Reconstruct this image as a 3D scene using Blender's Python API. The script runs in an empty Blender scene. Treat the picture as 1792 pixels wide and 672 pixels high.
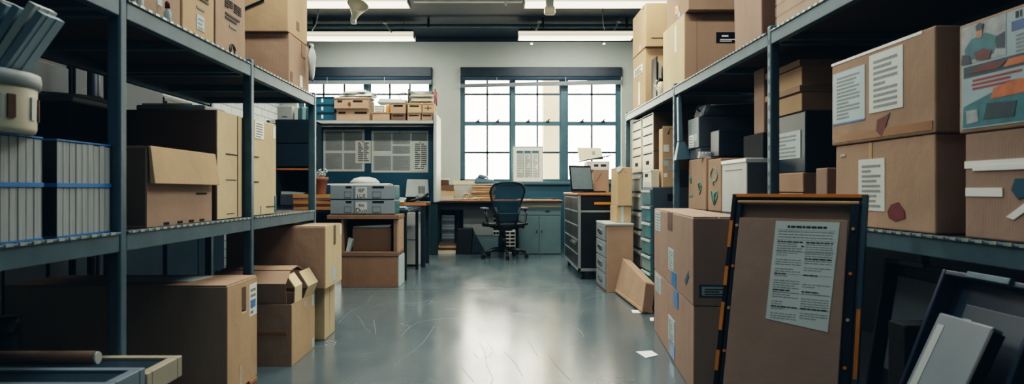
import bpy, bmesh, math, random
from mathutils import Vector, Matrix
random.seed(7)
C = bpy.context.scene.collection
PI = math.pi
EYE = 0.9
def at(x, y, Y):
    "world point seen at photo position x,y when it stands Y metres away"
    return Vector(((x-870)*Y/1200, Y, EYE-(y-332)*Y/1200))
def X(x, Y): return (x-870)*Y/1200
def Z(y, Y): return EYE-(y-332)*Y/1200

# ------------------------------------------------------------------ materials
MATS = {}
def lin(c):
    return tuple(((v/255)/12.92 if v/255 <= .04045 else ((v/255+.055)/1.055)**2.4) for v in c)
def mat(name, rgb, rough=.6, metal=0., var=.12, scale=6., bump=0., bscale=60., rand=.0, stretch=(1,1,1), spec=.5):
    if name in MATS: return MATS[name]
    m = bpy.data.materials.new(name); m.use_nodes = True
    nt = m.node_tree; N = nt.nodes; L = nt.links
    b = N['Principled BSDF']
    b.inputs['Roughness'].default_value = rough
    b.inputs['Metallic'].default_value = metal
    b.inputs['Specular IOR Level'].default_value = spec
    c = lin(rgb)
    tc = N.new('ShaderNodeTexCoord'); mp = N.new('ShaderNodeMapping'); mp.inputs['Scale'].default_value = stretch
    L.new(tc.outputs['Object'], mp.inputs['Vector'])
    nz = N.new('ShaderNodeTexNoise'); nz.inputs['Scale'].default_value = scale; nz.inputs['Detail'].default_value = 5
    L.new(mp.outputs['Vector'], nz.inputs['Vector'])
    rp = N.new('ShaderNodeMapRange'); rp.inputs['From Min'].default_value = .3; rp.inputs['From Max'].default_value = .7
    rp.inputs['To Min'].default_value = 1-var; rp.inputs['To Max'].default_value = 1+var
    L.new(nz.outputs['Fac'], rp.inputs['Value'])
    hs = N.new('ShaderNodeHueSaturation'); hs.inputs['Color'].default_value = (*c, 1)
    if rand > 0:
        oi = N.new('ShaderNodeObjectInfo'); r2 = N.new('ShaderNodeMapRange')
        r2.inputs['To Min'].default_value = 1-rand; r2.inputs['To Max'].default_value = 1+rand
        L.new(oi.outputs['Random'], r2.inputs['Value'])
        mm = N.new('ShaderNodeMath'); mm.operation = 'MULTIPLY'
        L.new(rp.outputs['Result'], mm.inputs[0]); L.new(r2.outputs['Result'], mm.inputs[1])
        L.new(mm.outputs[0], hs.inputs['Value'])
    else:
        L.new(rp.outputs['Result'], hs.inputs['Value'])
    L.new(hs.outputs['Color'], b.inputs['Base Color'])
    if bump > 0:
        n2 = N.new('ShaderNodeTexNoise'); n2.inputs['Scale'].default_value = bscale; n2.inputs['Detail'].default_value = 3
        L.new(mp.outputs['Vector'], n2.inputs['Vector'])
        bp = N.new('ShaderNodeBump'); bp.inputs['Strength'].default_value = bump; bp.inputs['Distance'].default_value = .01
        L.new(n2.outputs['Fac'], bp.inputs['Height']); L.new(bp.outputs['Normal'], b.inputs['Normal'])
    MATS[name] = m
    return m
def cardboard(name, rgb, rand=.1):
    if name in MATS: return MATS[name]
    m = mat(name, rgb, .78, 0, .09, 4., 0, rand=rand, stretch=(1,1,.5), spec=.25)
    nt = m.node_tree; N = nt.nodes; L = nt.links; b = N['Principled BSDF']
    tc = N.new('ShaderNodeTexCoord')
    w = N.new('ShaderNodeTexWave'); w.wave_type = 'BANDS'; w.bands_direction = 'DIAGONAL'; w.inputs['Scale'].default_value = 60
    w.inputs['Distortion'].default_value = 1.2; w.inputs['Detail'].default_value = 1
    mp = N.new('ShaderNodeMapping'); mp.inputs['Scale'].default_value = (1,1,.04)
    L.new(tc.outputs['Object'], mp.inputs['Vector']); L.new(mp.outputs['Vector'], w.inputs['Vector'])
    nz = N.new('ShaderNodeTexNoise'); nz.inputs['Scale'].default_value = 9; nz.inputs['Detail'].default_value = 4
    L.new(tc.outputs['Object'], nz.inputs['Vector'])
    ad = N.new('ShaderNodeMath'); ad.operation = 'MULTIPLY_ADD'; ad.inputs[1].default_value = .035
    L.new(w.outputs['Fac'], ad.inputs[0]); L.new(nz.outputs['Fac'], ad.inputs[2])
    bp = N.new('ShaderNodeBump'); bp.inputs['Strength'].default_value = .22; bp.inputs['Distance'].default_value = .02
    L.new(ad.outputs[0], bp.inputs['Height']); L.new(bp.outputs['Normal'], b.inputs['Normal'])
    return m
def emit(name, rgb, s):
    m = bpy.data.materials.new(name); m.use_nodes = True
    b = m.node_tree.nodes['Principled BSDF']
    b.inputs['Base Color'].default_value = (*lin(rgb), 1)
    b.inputs['Emission Color'].default_value = (*lin(rgb), 1); b.inputs['Emission Strength'].default_value = s
    MATS[name] = m; return m
def glassy(name, rgb, opac, rough=.1):
    "a clear sheet: mostly transparent, with a tinted glossy film"
    m = bpy.data.materials.new(name); m.use_nodes = True
    nt = m.node_tree; N = nt.nodes; L = nt.links
    b = N['Principled BSDF']; b.inputs['Base Color'].default_value = (*lin(rgb), 1); b.inputs['Roughness'].default_value = rough
    t = N.new('ShaderNodeBsdfTransparent'); mx = N.new('ShaderNodeMixShader'); mx.inputs[0].default_value = opac
    L.new(t.outputs[0], mx.inputs[1]); L.new(b.outputs[0], mx.inputs[2])
    L.new(mx.outputs[0], N['Material Output'].inputs['Surface'])
    MATS[name] = m; return m

KR  = cardboard('kraft', (164,138,117))
KRL = cardboard('kraft_light', (186,158,126))
KRC = cardboard('kraft_cream', (208,188,152))
KRP = cardboard('kraft_pinkish', (158,134,119))
KRD = cardboard('kraft_dark', (112,92,78))
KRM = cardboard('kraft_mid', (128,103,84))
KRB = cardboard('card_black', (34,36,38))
EDGE = cardboard('card_edge', (206,172,132))
STEEL = mat('shelf_steel', (76,102,113), .42, .25, .16, 9, .05, 40)
STEELD = mat('shelf_steel_dark', (30,44,56), .45, .2, .15, 9)
GALV = mat('galvanised_edge', (176,186,184), .35, .6, .3, 60)
DECK = mat('shelf_deck', (64,52,46), .7, 0, .2, 8, .1, 40, stretch=(1,6,1))
NAVY = mat('navy_plastic', (26,46,58), .42, 0, .15, 6, rand=.1)
NAVYB = mat('blue_board', (34,84,106), .38, 0, .15, 5)
BLACK = mat('black_plastic', (18,24,30), .4, 0, .2, 8)
INK = mat('ink', (58,54,52), .7, 0, .1)
INKG = mat('ink_grey', (138,146,146), .7, 0, .1)
HOLE = mat('hole_shadow', (14,14,15), .9, 0, .05)
PAPER = mat('paper', (206,214,208), .6, 0, .05, 5, .05, 8)
PAPERB = mat('paper_cool', (176,196,200), .6, 0, .06, 5, .05, 8)
PAPERW = mat('paper_white', (236,238,232), .55, 0, .03, 5)
TAPE = mat('parcel_tape', (150,112,78), .25, 0, .1, 12)
TAPEB = mat('blue_tape', (44,124,190), .4, 0, .12, 20)
CREAM = mat('cream_plastic', (214,208,184), .45, 0, .06, 5, rand=.06)
WHITE = mat('white_plastic', (222,226,220), .4, 0, .05, 5)
GREY = mat('grey_plastic', (120,132,138), .5, 0, .08, 6, rand=.05)
GREYD = mat('grey_dark_plastic', (70,80,88), .5, 0, .1, 6, rand=.08)
GREYL = mat('grey_light_plastic', (172,180,178), .5, 0, .07, 6, rand=.05)
TEALG = mat('teal_grey_paint', (92,116,122), .45, 0, .1, 5)
TEAL = mat('teal_clear_plastic', (66,122,130), .25, 0, .2, 8, rand=.1)
TEALD = mat('teal_dark', (26,58,66), .4, 0, .2, 8)
ORANGE = mat('orange_paint', (214,132,34), .45, 0, .15, 10)
WOOD = mat('worn_wood', (168,110,66), .5, 0, .25, 7, .1, 30, stretch=(1,8,8))
WOODD = mat('wood_dark', (92,62,44), .55, 0, .2, 7, stretch=(8,1,8))
ALU = mat('aluminium', (176,184,186), .35, .8, .08, 20)
CHROME = mat('chrome', (210,214,214), .2, 1, .05)
MAROON = mat('maroon_stain', (98,36,40), .6, 0, .3, 30)
DOODLE = mat('green_marker', (52,140,128), .6, 0, .2, 30)
TERRA = mat('terracotta', (140,98,76), .7, 0, .12, 10)
CABLE = mat('black_cable', (20,22,26), .5, 0, .1)
RED = mat('red_wire', (150,40,40), .4, 0, .1)
BOOKO = mat('book_tan', (176,128,78), .6, 0, .12, 8, rand=.15)
PAGES = mat('page_block', (164,170,168), .7, 0, .2, 30, .1, 60, stretch=(1,9,.25))
LINEW = mat('white_line', (216,220,216), .6, 0, .04)

# ------------------------------------------------------------------ mesh helpers
class MB:
    def __init__(s): s.bm = bmesh.new(); s.mats = []
    def _mi(s, m):
        if m is None: return 0
        if m not in s.mats: s.mats.append(m)
        return s.mats.index(m)
    def hexa(s, P, m=None, bev=0.):
        "P: 4 bottom points anticlockwise seen from above, then the 4 top points"
        mi = s._mi(m)
        v = [s.bm.verts.new(p) for p in P]
        fs = [s.bm.faces.new([v[i] for i in q]) for q in ((3,2,1,0),(4,5,6,7),(0,1,5,4),(1,2,6,5),(2,3,7,6),(3,0,4,7))]
        for f in fs: f.material_index = mi
        if bev > 0:
            es = list({e for f in fs for e in f.edges})
            r = bmesh.ops.bevel(s.bm, geom=es, offset=bev, segments=2, affect='EDGES', profile=.5)
            for f in r['faces']: f.material_index = mi
        return s
    def box(s, x0, x1, y0, y1, z0, z1, m=None, bev=0.):
        return s.hexa([(x0,y0,z0),(x1,y0,z0),(x1,y1,z0),(x0,y1,z0),(x0,y0,z1),(x1,y0,z1),(x1,y1,z1),(x0,y1,z1)], m, bev)
    def slab(s, o, u, v, n, m=None, bev=0.):
        "box with corner o and edge vectors u, v, n"
        o, u, v, n = Vector(o), Vector(u), Vector(v), Vector(n)
        return s.hexa([o, o+u, o+u+v, o+v, o+n, o+u+n, o+u+v+n, o+v+n], m, bev)
    def poly(s, pts, m=None, thick=None):
        mi = s._mi(m)
        vs = [s.bm.verts.new(p) for p in pts]
        f = s.bm.faces.new(vs); f.material_index = mi
        if thick is not None:
            t = Vector(thick)
            v2 = [s.bm.verts.new(Vector(p)+t) for p in pts]
            g = s.bm.faces.new(v2[::-1]); g.material_index = mi
            k = len(pts)
            for i in range(k):
                h = s.bm.faces.new([vs[(i+1)%k], vs[i], v2[i], v2[(i+1)%k]]); h.material_index = mi
        return s
    def tube(s, pts, r, m=None, seg=8, closed=False, radii=None):
        mi = s._mi(m)
        pts = [Vector(p) for p in pts]; n = len(pts); rings = []
        prev = None
        for i, p in enumerate(pts):
            a = pts[(i-1) % n] if (closed or i > 0) else p
            b = pts[(i+1) % n] if (closed or i < n-1) else p
            t = (b-a).normalized()
            if prev is None:
                ref = Vector((0,0,1)) if abs(t.z) < .9 else Vector((1,0,0))
                nx = t.cross(ref).normalized()
            else:
                nx = (prev - t*prev.dot(t)).normalized()
            prev = nx; ny = t.cross(nx)
            rr = radii[i] if radii else r
            rings.append([s.bm.verts.new(p+(nx*math.cos(2*PI*k/seg)+ny*math.sin(2*PI*k/seg))*rr) for k in range(seg)])
        for i in range(n if closed else n-1):
            A, B = rings[i], rings[(i+1) % n]
            for k in range(seg):
                f = s.bm.faces.new([A[k], A[(k+1)%seg], B[(k+1)%seg], B[k]]); f.material_index = mi; f.smooth = True
        if not closed:
            f = s.bm.faces.new(rings[0][::-1]); f.material_index = mi
            f = s.bm.faces.new(rings[-1]); f.material_index = mi
        return s
    def lathe(s, c, prof, m=None, seg=24, cap=True):
        "prof: list of (radius, z) from bottom to top about the vertical axis through c"
        mi = s._mi(m); rings = []
        for r, z in prof:
            rings.append([s.bm.verts.new((c[0]+r*math.cos(2*PI*k/seg), c[1]+r*math.sin(2*PI*k/seg), c[2]+z)) for k in range(seg)])
        for A, B in zip(rings, rings[1:]):
            for k in range(seg):
                f = s.bm.faces.new([A[k], A[(k+1)%seg], B[(k+1)%seg], B[k]]); f.material_index = mi; f.smooth = True
        for ring, rev in (((rings[0], True), (rings[-1], False)) if cap else ()):
            f = s.bm.faces.new(ring[::-1] if rev else ring); f.material_index = mi
        return s
    def build(s, name, m=None, parent=None, loc=None):
        me = bpy.data.meshes.new(name)
        bmesh.ops.recalc_face_normals(s.bm, faces=s.bm.faces)
        s.bm.to_mesh(me); s.bm.free()
        for q in (s.mats if s.mats else [m]): me.materials.append(q)
        o = bpy.data.objects.new(name, me); C.objects.link(o)
        if parent is not None: o.parent = parent
        if loc is not None: o.location = loc
        return o
def tag(o, label, cat, group=None, kind=None):
    o['label'] = label; o['category'] = cat
    if group: o['group'] = group
    if kind: o['kind'] = kind
    return o
def thing(name, label, cat, loc=(0,0,0), rz=0, group=None, rot=None):
    o = bpy.data.objects.new(name, None); C.objects.link(o); o.empty_display_size = .05
    o.location = loc; o.rotation_euler = rot if rot else (0,0,rz)
    return tag(o, label, cat, group)
def struct(name, mb, m=None):
    o = mb.build(name, m); o['kind'] = 'structure'; return o
def copy_thing(o, loc, label, rz=None):
    c = o.copy(); C.objects.link(c); c.location = loc
    if rz is not None: c.rotation_euler[2] = rz
    c['label'] = label
    for ch in list(o.children):
        k = ch.copy(); C.objects.link(k); k.parent = c
        for g in list(ch.children):
            q = g.copy(); C.objects.link(q); q.parent = k
    return c

# ------------------------------------------------------------------ cartons
class Faces:
    "decal placement on the faces of a box w x d x h whose base centre is the local origin"
    def __init__(s, root, w, d, h): s.root, s.w, s.d, s.h = root, w, d, h
    def frame(s, face):
        w, d, h = s.w, s.d, s.h
        return {'-Y': (Vector((-w/2,-d/2,0)), Vector((w,0,0)), Vector((0,0,h)), Vector((0,-1,0))),
                '+X': (Vector((w/2,-d/2,0)), Vector((0,d,0)), Vector((0,0,h)), Vector((1,0,0))),
                '-X': (Vector((-w/2,d/2,0)), Vector((0,-d,0)), Vector((0,0,h)), Vector((-1,0,0))),
                '+Z': (Vector((-w/2,-d/2,h)), Vector((w,0,0)), Vector((0,d,0)), Vector((0,0,1)))}[face]
    def rect(s, mb, face, u0, u1, v0, v1, m, t=.0016, off=0., skew=0., bev=0.):
        o, u, v, n = s.frame(face)
        p = o+u*u0+v*v0+n*(off-.003)
        mb.slab(p, u*(u1-u0), v*(v1-v0)+u*skew, n*(t+.003), m, bev)
        return mb
    def patch(s, name, face, u0, u1, v0, v1, m, t=.0016, off=0., skew=0., parent=None, label=None):
        o = s.rect(MB(), face, u0, u1, v0, v1, m, t, off, skew).build(name, m, parent or s.root)
        if label: o['label'] = label
        return o
    def lines(s, face, u0, u1, v0, v1, rows, cols, m=INKG, off=.0017, parent=None, name='text_print', fill=.5, head=False, skew=0.):
        rh = (v1-v0)/rows
        if 1 < rows <= 3:
            for r in range(rows): o = s.lines(face, u0, u1 if r%2 == 0 else u1-(u1-u0)*.2, v1-(r+1)*rh, v1-r*rh, 1, cols, m, off, parent, 'text_line', fill)
            return o
        mb = MB()
        cw = (u1-u0)/cols
        for r in range(rows):
            vv = v1-(r+1)*rh
            sk = skew*((vv-v0)/(v1-v0)) if v1 > v0 else 0
            for c in range(cols):
                a = u0+c*cw+cw*.06+sk; e = u0+(c+1)*cw-cw*.08+sk
                pass
                if rows > 1 and random.random() < .3: e = a+(e-a)*random.uniform(.4,.9)
                while a < e-.001:
                    l = min((u1-u0)*random.uniform(.03,.13), e-a)
                    s.rect(mb, face, a, a+l, vv, vv+rh*fill*(1.5 if head and r == 0 else 1), m, .0005, off)
                    a += l+(u1-u0)*(.012 if rows > 1 else .006)
        return mb.build(name, m, parent or s.root)
    def paper(s, face, u0, u1, v0, v1, rows=8, cols=1, m=PAPER, name='paper_label', off=0., head=False, ink=INKG, skew=0.):
        p = s.patch(name, face, u0, u1, v0, v1, m, .0016, off, skew)
        du, dv = (u1-u0)*.09, (v1-v0)*.07
        s.lines(face, u0+du, u1-du, v0+dv, v1-dv, rows, cols, ink, off+.0016, p, head=head, skew=skew*.85)
        return p
    def shape(s, name, face, pts, m, off=0., t=.0016, parent=None):
        o, u, v, n = s.frame(face)
        P = [o+u*a+v*b+n*(off-.0004) for a, b in pts]
        return MB().poly(P, m, n*(t+.0004)).build(name, m, parent or s.root)
    def stroke(s, name, face, curves, r, m, parent=None):
        o, u, v, n = s.frame(face); mb = MB()
        for pts in curves: mb.tube([o+u*a+v*b+n*.001 for a, b in pts], r, m, 5)
        return mb.build(name, m, parent or s.root)
def carton(label, xr, yr, zr, m=KR, group=None, rz=0., top=False, cat='box', name='cardboard_box', jit=.0025, bev=.005, tape=False, topmat=None):
    w, d, h = xr[1]-xr[0], yr[1]-yr[0], zr[1]-zr[0]
    root = thing(name, label, cat, ((xr[0]+xr[1])/2, (yr[0]+yr[1])/2, zr[0]), rz, group)
    j = lambda: random.uniform(-jit, jit*.2)
    hh = h-(.005 if top else 0)
    P = []
    for z in (0, hh):
        k = 1 if z > 0 else .3
        for sx, sy in ((-1,-1),(1,-1),(1,1),(-1,1)):
            P.append((sx*(w/2+j()*k), sy*(d/2+j()*k), z))
    MB().hexa(P, m, bev).build('body', m, root)
    F = Faces(root, w, d, h)
    if top:
        g = .0035
        along_x = w >= d
        for sgn in (-1, 1):
            mb = MB()
            if along_x: mb.box(-w/2+.004, w/2-.004, *sorted((sgn*g, sgn*(d/2-.003))), hh-.0008, h, m, .0015)
            else: mb.box(*sorted((sgn*g, sgn*(w/2-.003))), -d/2+.004, d/2-.004, hh-.0008, h, m, .0015)
            mb.build('flap', topmat or m, root)
        if tape:
            if along_x: MB().box(-w/2, w/2, -.028, .028, h-.0006, h+.0006).build('tape', TAPE, root)
            else: MB().box(-.028, .028, -d/2, d/2, h-.0006, h+.0006).build('tape', TAPE, root)
    return F
# ================================================================== the room
D = 10.2; HC = 3.15; XL, XR = -3.2, 2.35; YF = -3.2
# floor: polished, scratched concrete
def floor_mat():
    m = bpy.data.materials.new('polished_concrete'); m.use_nodes = True
    nt = m.node_tree; N = nt.nodes; L = nt.links; b = N['Principled BSDF']
    tc = N.new('ShaderNodeTexCoord')
    def noise(sc, det=6, st=(1,1,1)):
        mp = N.new('ShaderNodeMapping'); mp.inputs['Scale'].default_value = st
        n = N.new('ShaderNodeTexNoise'); n.inputs['Scale'].default_value = sc; n.inputs['Detail'].default_value = det
        L.new(tc.outputs['Object'], mp.inputs['Vector']); L.new(mp.outputs['Vector'], n.inputs['Vector']); return n
    a = noise(1.3); c = noise(9, 8); d = noise(3, 6, (1, .35, 1))
    r = N.new('ShaderNodeValToRGB'); r.color_ramp.elements[0].position = .3; r.color_ramp.elements[1].position = .75
    r.color_ramp.elements[0].color = (*lin((74,90,97)), 1); r.color_ramp.elements[1].color = (*lin((92,108,114)), 1)
    mx = N.new('ShaderNodeMath'); mx.operation = 'MULTIPLY_ADD'; mx.inputs[1].default_value = .45
    L.new(c.outputs['Fac'], mx.inputs[0])
    m2 = N.new('ShaderNodeMath'); m2.operation = 'MULTIPLY'; m2.inputs[1].default_value = .6
    L.new(a.outputs['Fac'], m2.inputs[0]); L.new(m2.outputs[0], mx.inputs[2])
    L.new(mx.outputs[0], r.inputs['Fac'])
    # fine hairline scratches from warped wave bands
    def scratch(sc, rot, seed):
        mp = N.new('ShaderNodeMapping'); mp.inputs['Rotation'].default_value = (0,0,rot); mp.inputs['Location'].default_value = (seed,seed*2,0)
        v = N.new('ShaderNodeTexVoronoi'); v.feature = 'DISTANCE_TO_EDGE'; v.inputs['Scale'].default_value = sc
        wz = N.new('ShaderNodeTexNoise'); wz.inputs['Scale'].default_value = 1.1
        ad = N.new('ShaderNodeVectorMath'); ad.operation = 'MULTIPLY_ADD'; ad.inputs[1].default_value = (1.6,1.6,0)
        L.new(tc.outputs['Object'], mp.inputs['Vector']); L.new(mp.outputs['Vector'], wz.inputs['Vector'])
        L.new(wz.outputs['Color'], ad.inputs[0]); L.new(mp.outputs['Vector'], ad.inputs[2]); L.new(ad.outputs[0], v.inputs['Vector'])
        lt = N.new('ShaderNodeMath'); lt.operation = 'LESS_THAN'; lt.inputs[1].default_value = .0026*sc
        L.new(v.outputs['Distance'], lt.inputs[0])
        g = noise(1.9+seed*.1, 2); gt = N.new('ShaderNodeMath'); gt.operation = 'GREATER_THAN'; gt.inputs[1].default_value = .56
        L.new(g.outputs['Fac'], gt.inputs[0])
        mu = N.new('ShaderNodeMath'); mu.operation = 'MULTIPLY'; L.new(lt.outputs[0], mu.inputs[0]); L.new(gt.outputs[0], mu.inputs[1])
        return mu
    s1 = scratch(1.1, .6, 3.1)
    mc = N.new('ShaderNodeMixRGB'); mc.inputs['Color2'].default_value = (*lin((160,176,180)), 1)
    ms = N.new('ShaderNodeMath'); ms.operation = 'MULTIPLY'; ms.inputs[1].default_value = .35; L.new(s1.outputs[0], ms.inputs[0])
    L.new(ms.outputs[0], mc.inputs['Fac']); L.new(r.outputs['Color'], mc.inputs['Color1'])
    L.new(mc.outputs['Color'], b.inputs['Base Color'])
    rr = N.new('ShaderNodeMapRange'); rr.inputs['To Min'].default_value = .16; rr.inputs['To Max'].default_value = .27
    rr.inputs['From Min'].default_value = .3; rr.inputs['From Max'].default_value = .7
    L.new(d.outputs['Fac'], rr.inputs['Value']); L.new(rr.outputs['Result'], b.inputs['Roughness'])
    b.inputs['Specular IOR Level'].default_value = 1.0
    bp = N.new('ShaderNodeBump'); bp.inputs['Strength'].default_value = .02; bp.inputs['Distance'].default_value = .01
    L.new(c.outputs['Fac'], bp.inputs['Height']); L.new(bp.outputs['Normal'], b.inputs['Normal'])
    return m
def brick_mat():
    m = bpy.data.materials.new('painted_brick'); m.use_nodes = True
    nt = m.node_tree; N = nt.nodes; L = nt.links; b = N['Principled BSDF']
    tc = N.new('ShaderNodeTexCoord'); mp = N.new('ShaderNodeMapping'); mp.inputs['Rotation'].default_value = (0, PI/2, PI/2)
    sp = N.new('ShaderNodeSeparateXYZ'); cb = N.new('ShaderNodeCombineXYZ')
    L.new(tc.outputs['Object'], sp.inputs[0]); L.new(sp.outputs['Y'], cb.inputs['X']); L.new(sp.outputs['Z'], cb.inputs['Y'])
    br = N.new('ShaderNodeTexBrick'); br.inputs['Scale'].default_value = 1; br.inputs['Brick Width'].default_value = .3
    br.inputs['Row Height'].default_value = .1; br.inputs['Mortar Size'].default_value = .006
    br.inputs['Color1'].default_value = (*lin((150,162,166)), 1); br.inputs['Color2'].default_value = (*lin((124,138,144)), 1)
    br.inputs['Mortar'].default_value = (*lin((70,82,88)), 1)
    L.new(cb.outputs[0], br.inputs['Vector']); L.new(br.outputs['Color'], b.inputs['Base Color'])
    b.inputs['Roughness'].default_value = .6
    bp = N.new('ShaderNodeBump'); bp.invert = True; bp.inputs['Strength'].default_value = .5; bp.inputs['Distance'].default_value = .01
    L.new(br.outputs['Fac'], bp.inputs['Height']); L.new(bp.outputs['Normal'], b.inputs['Normal'])
    return m
WALLP = mat('grey_green_wall_paint', (178,186,182), .65, 0, .05, 2, .04, 30)
WAINS = mat('teal_wainscot_paint', (42,88,108), .5, 0, .08, 3)
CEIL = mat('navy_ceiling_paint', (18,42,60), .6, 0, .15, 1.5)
FRAMEB = mat('window_frame_blue', (72,106,120), .4, .1, .1, 6)
MUNT = mat('window_bar_dark', (48,66,80), .45, .1, .08, 6)
GLASS = glassy('window_glass', (220,232,236), .06, .03)
BLIND = mat('blind_blue_grey', (52,74,92), .55, 0, .1, 8, stretch=(1,1,12))

FL_ = MB(); FL_.box(XL-.2, XR+.2, YF-.2, D+.3, -.12, 0, floor_mat())
SCRL = mat('scratch_pale', (132,146,150), .35, 0, .1); SCRD = mat('scratch_dark', (40,48,52), .4, 0, .1)
def gp(x, y):
    Y = 1080/(y-332); return Vector((X(x,Y), Y, .0006))
def scratch(pts, m, wd):
    P = [gp(*p) for p in pts]; Q = []
    for k in range(len(P)-1):                   # smooth the path a little
        for f in (0, .33, .66):
            p0, p1, p2, p3 = P[max(k-1,0)], P[k], P[k+1], P[min(k+2,len(P)-1)]
            Q.append(.5*((2*p1)+(p2-p0)*f+(2*p0-5*p1+4*p2-p3)*f*f+(3*p1-p0-3*p2+p3)*f**3))
    Q.append(P[-1])
    for a, b in zip(Q, Q[1:]):
        n = (b-a).cross(Vector((0,0,1))).normalized()*wd
        FL_.poly([a-n, b-n, b+n, a+n], m)
for pts in (((592,566),(612,546),(642,530),(652,518),(666,506)),((612,543),(626,552),(638,572),(648,582)),((612,543),(640,540),(672,532)),((654,560),(656,572),(658,586)),((700,590),(730,565),(790,557),(860,560)),
            ((780,540),(860,553),(930,566)),((1025,520),(1050,514),(1072,512)),((1024,523),(1045,518),(1062,516)),((690,640),(740,600),(760,570)),((900,548),(960,556),(1010,575),(1022,590))):
    scratch(pts, SCRL, .0012)
for pts in (((852,600),(862,612),(856,624),(842,628)),((838,600),(848,616),(852,640),(862,662),(858,672)),((920,588),(930,606),(942,625)),((806,642),(822,660),(830,670)),((882,616),(900,634),(915,660)),((958,620),(975,642),(1000,668)),((828,618),(838,628))):
    scratch(pts, SCRD, .0011)
struct('floor', FL_)
struct('ceiling', MB().box(XL-.2, XR+.2, YF-.2, D+.3, HC, HC+.12), CEIL)
struct('wall_left', MB().box(XL-.2, XL, YF, D+.3, 0, HC), brick_mat())
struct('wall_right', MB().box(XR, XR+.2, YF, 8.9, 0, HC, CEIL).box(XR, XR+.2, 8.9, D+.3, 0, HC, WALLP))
struct('wall_front', MB().box(XL-.2, XR+.2, YF-.2, YF, 0, HC), WALLP)
W2 = (X(805,D), X(1088,D), 1.015, 2.72)      # main window opening
W1 = (X(520,D), X(757,D), 1.015, 2.72)       # window behind the hutch
mb = MB(); zb, zt = W2[2], W2[3]
mb.box(XL, XR, D, D+.3, 0, zb); mb.box(XL, XR, D, D+.3, zt, HC)
mb.box(XL, W1[0], D, D+.3, zb, zt); mb.box(W1[1], W2[0], D, D+.3, zb, zt); mb.box(W2[1], XR, D, D+.3, zb, zt)
struct('wall_back', mb, WALLP)
struct('trim_1', MB().box(W2[0]-.1, XR-.01, D-.02, D-.001, .02, zb-.04).box(W1[0], W2[0]-.1, D-.02, D-.001, .02, zb-.04), WAINS)
struct('trim_2', MB().box(W2[0]-.06, W2[1]+.06, D-.07, D+.1, zb-.04, zb, None, .006), FRAMEB)
struct('trim_3', MB().box(XL, XR, D-.03, D-.001, HC-.05, HC-.001), CEIL)
# seam across the floor
SEAM = mat('floor_joint', (74,88,96), .3, 0, .1)
struct('trim_4', MB().box(-1.3, XR-.3, 6.18, 6.20, -.005, .0008).box(-1.3, XR-.3, 6.42, 6.43, -.005, .0008), SEAM)

def window(name, x0, x1, z0, z1, cols, zrows, splits):
    root = bpy.data.objects.new(name, None); C.objects.link(root); root['kind'] = 'structure'
    yf = D+.10
    fr = MB()
    fr.box(x0, x0+.05, yf, yf+.1, z0, z1, FRAMEB).box(x1-.05, x1, yf, yf+.1, z0, z1, FRAMEB)
    fr.box(x0, x1, yf, yf+.1, z0, z0+.045, FRAMEB).box(x0, x1, yf, yf+.1, z1-.05, z1, FRAMEB)
    for s, wd in splits: fr.box(s-wd/2, s+wd/2, yf-.02, yf+.1, z0, z1, FRAMEB)
    fr.build('window_frame', None, root)
    edges = [x0+.05]+[q for s, wd in splits for q in (s-wd/2, s+wd/2)]+[x1-.05]
    for i in range(0, len(edges), 2):
        a, b = edges[i], edges[i+1]
        sa = MB(); zm = zrows[1]
        sa.box(a, a+.022, yf+.02, yf+.06, z0+.045, z1-.05, FRAMEB).box(b-.022, b, yf+.02, yf+.06, z0+.045, z1-.05, FRAMEB)
        sa.box(a, b, yf+.01, yf+.06, zm-.03, zm+.03, FRAMEB)
        for k in range(1, cols): 
            xx = a+(b-a)*k/cols; sa.box(xx-.013, xx+.013, yf+.025, yf+.055, z0+.045, z1-.05, MUNT)
        for zz in (zrows[0], zrows[2]): sa.box(a, b, yf+.025, yf+.055, zz-.013, zz+.013, MUNT)
        so = sa.build('sash', None, root)
        for k in (.3, .72):
            MB().box(a+(b-a)*k-.025, a+(b-a)*k+.025, yf-.015, yf+.012, zm+.02, zm+.045, None, .006).tube([(a+(b-a)*k, yf-.005, zm+.045), (a+(b-a)*k+.03, yf-.01, zm+.065)], .009).build('sash_lock', MUNT, so)
        MB().box(a+.02, b-.02, yf+.038, yf+.042, z0+.04, z1-.04).build('pane', GLASS, root)
zr = (Z(266,D), Z(215,D), Z(163,D))
window('window_1', *W1, 3, (Z(266,D), 1.5, Z(163,D)), [(X(640,D), .07)])
window('window_2', *W2, 2, zr, [(X(897,D), .05), (X(988,D), .09)])
# perforated edge channels on the window frame
# outside: a pale neighbouring building with a column
OUT = mat('pale_render_outside', (208,188,166), .8, 0, .06, 1)
OUT2 = mat('paving_outside', (180,176,168), .8, 0, .06, 1)
struct('exterior_ground', MB().box(-30, 30, D+.4, 45, -.5, -.12), OUT2)
bx_ = X(968,11.2)
struct('exterior_wall', MB().box(bx_-.165, bx_+.165, 11.2, 11.5, -.12, 3.22, None, .02), OUT)

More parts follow.
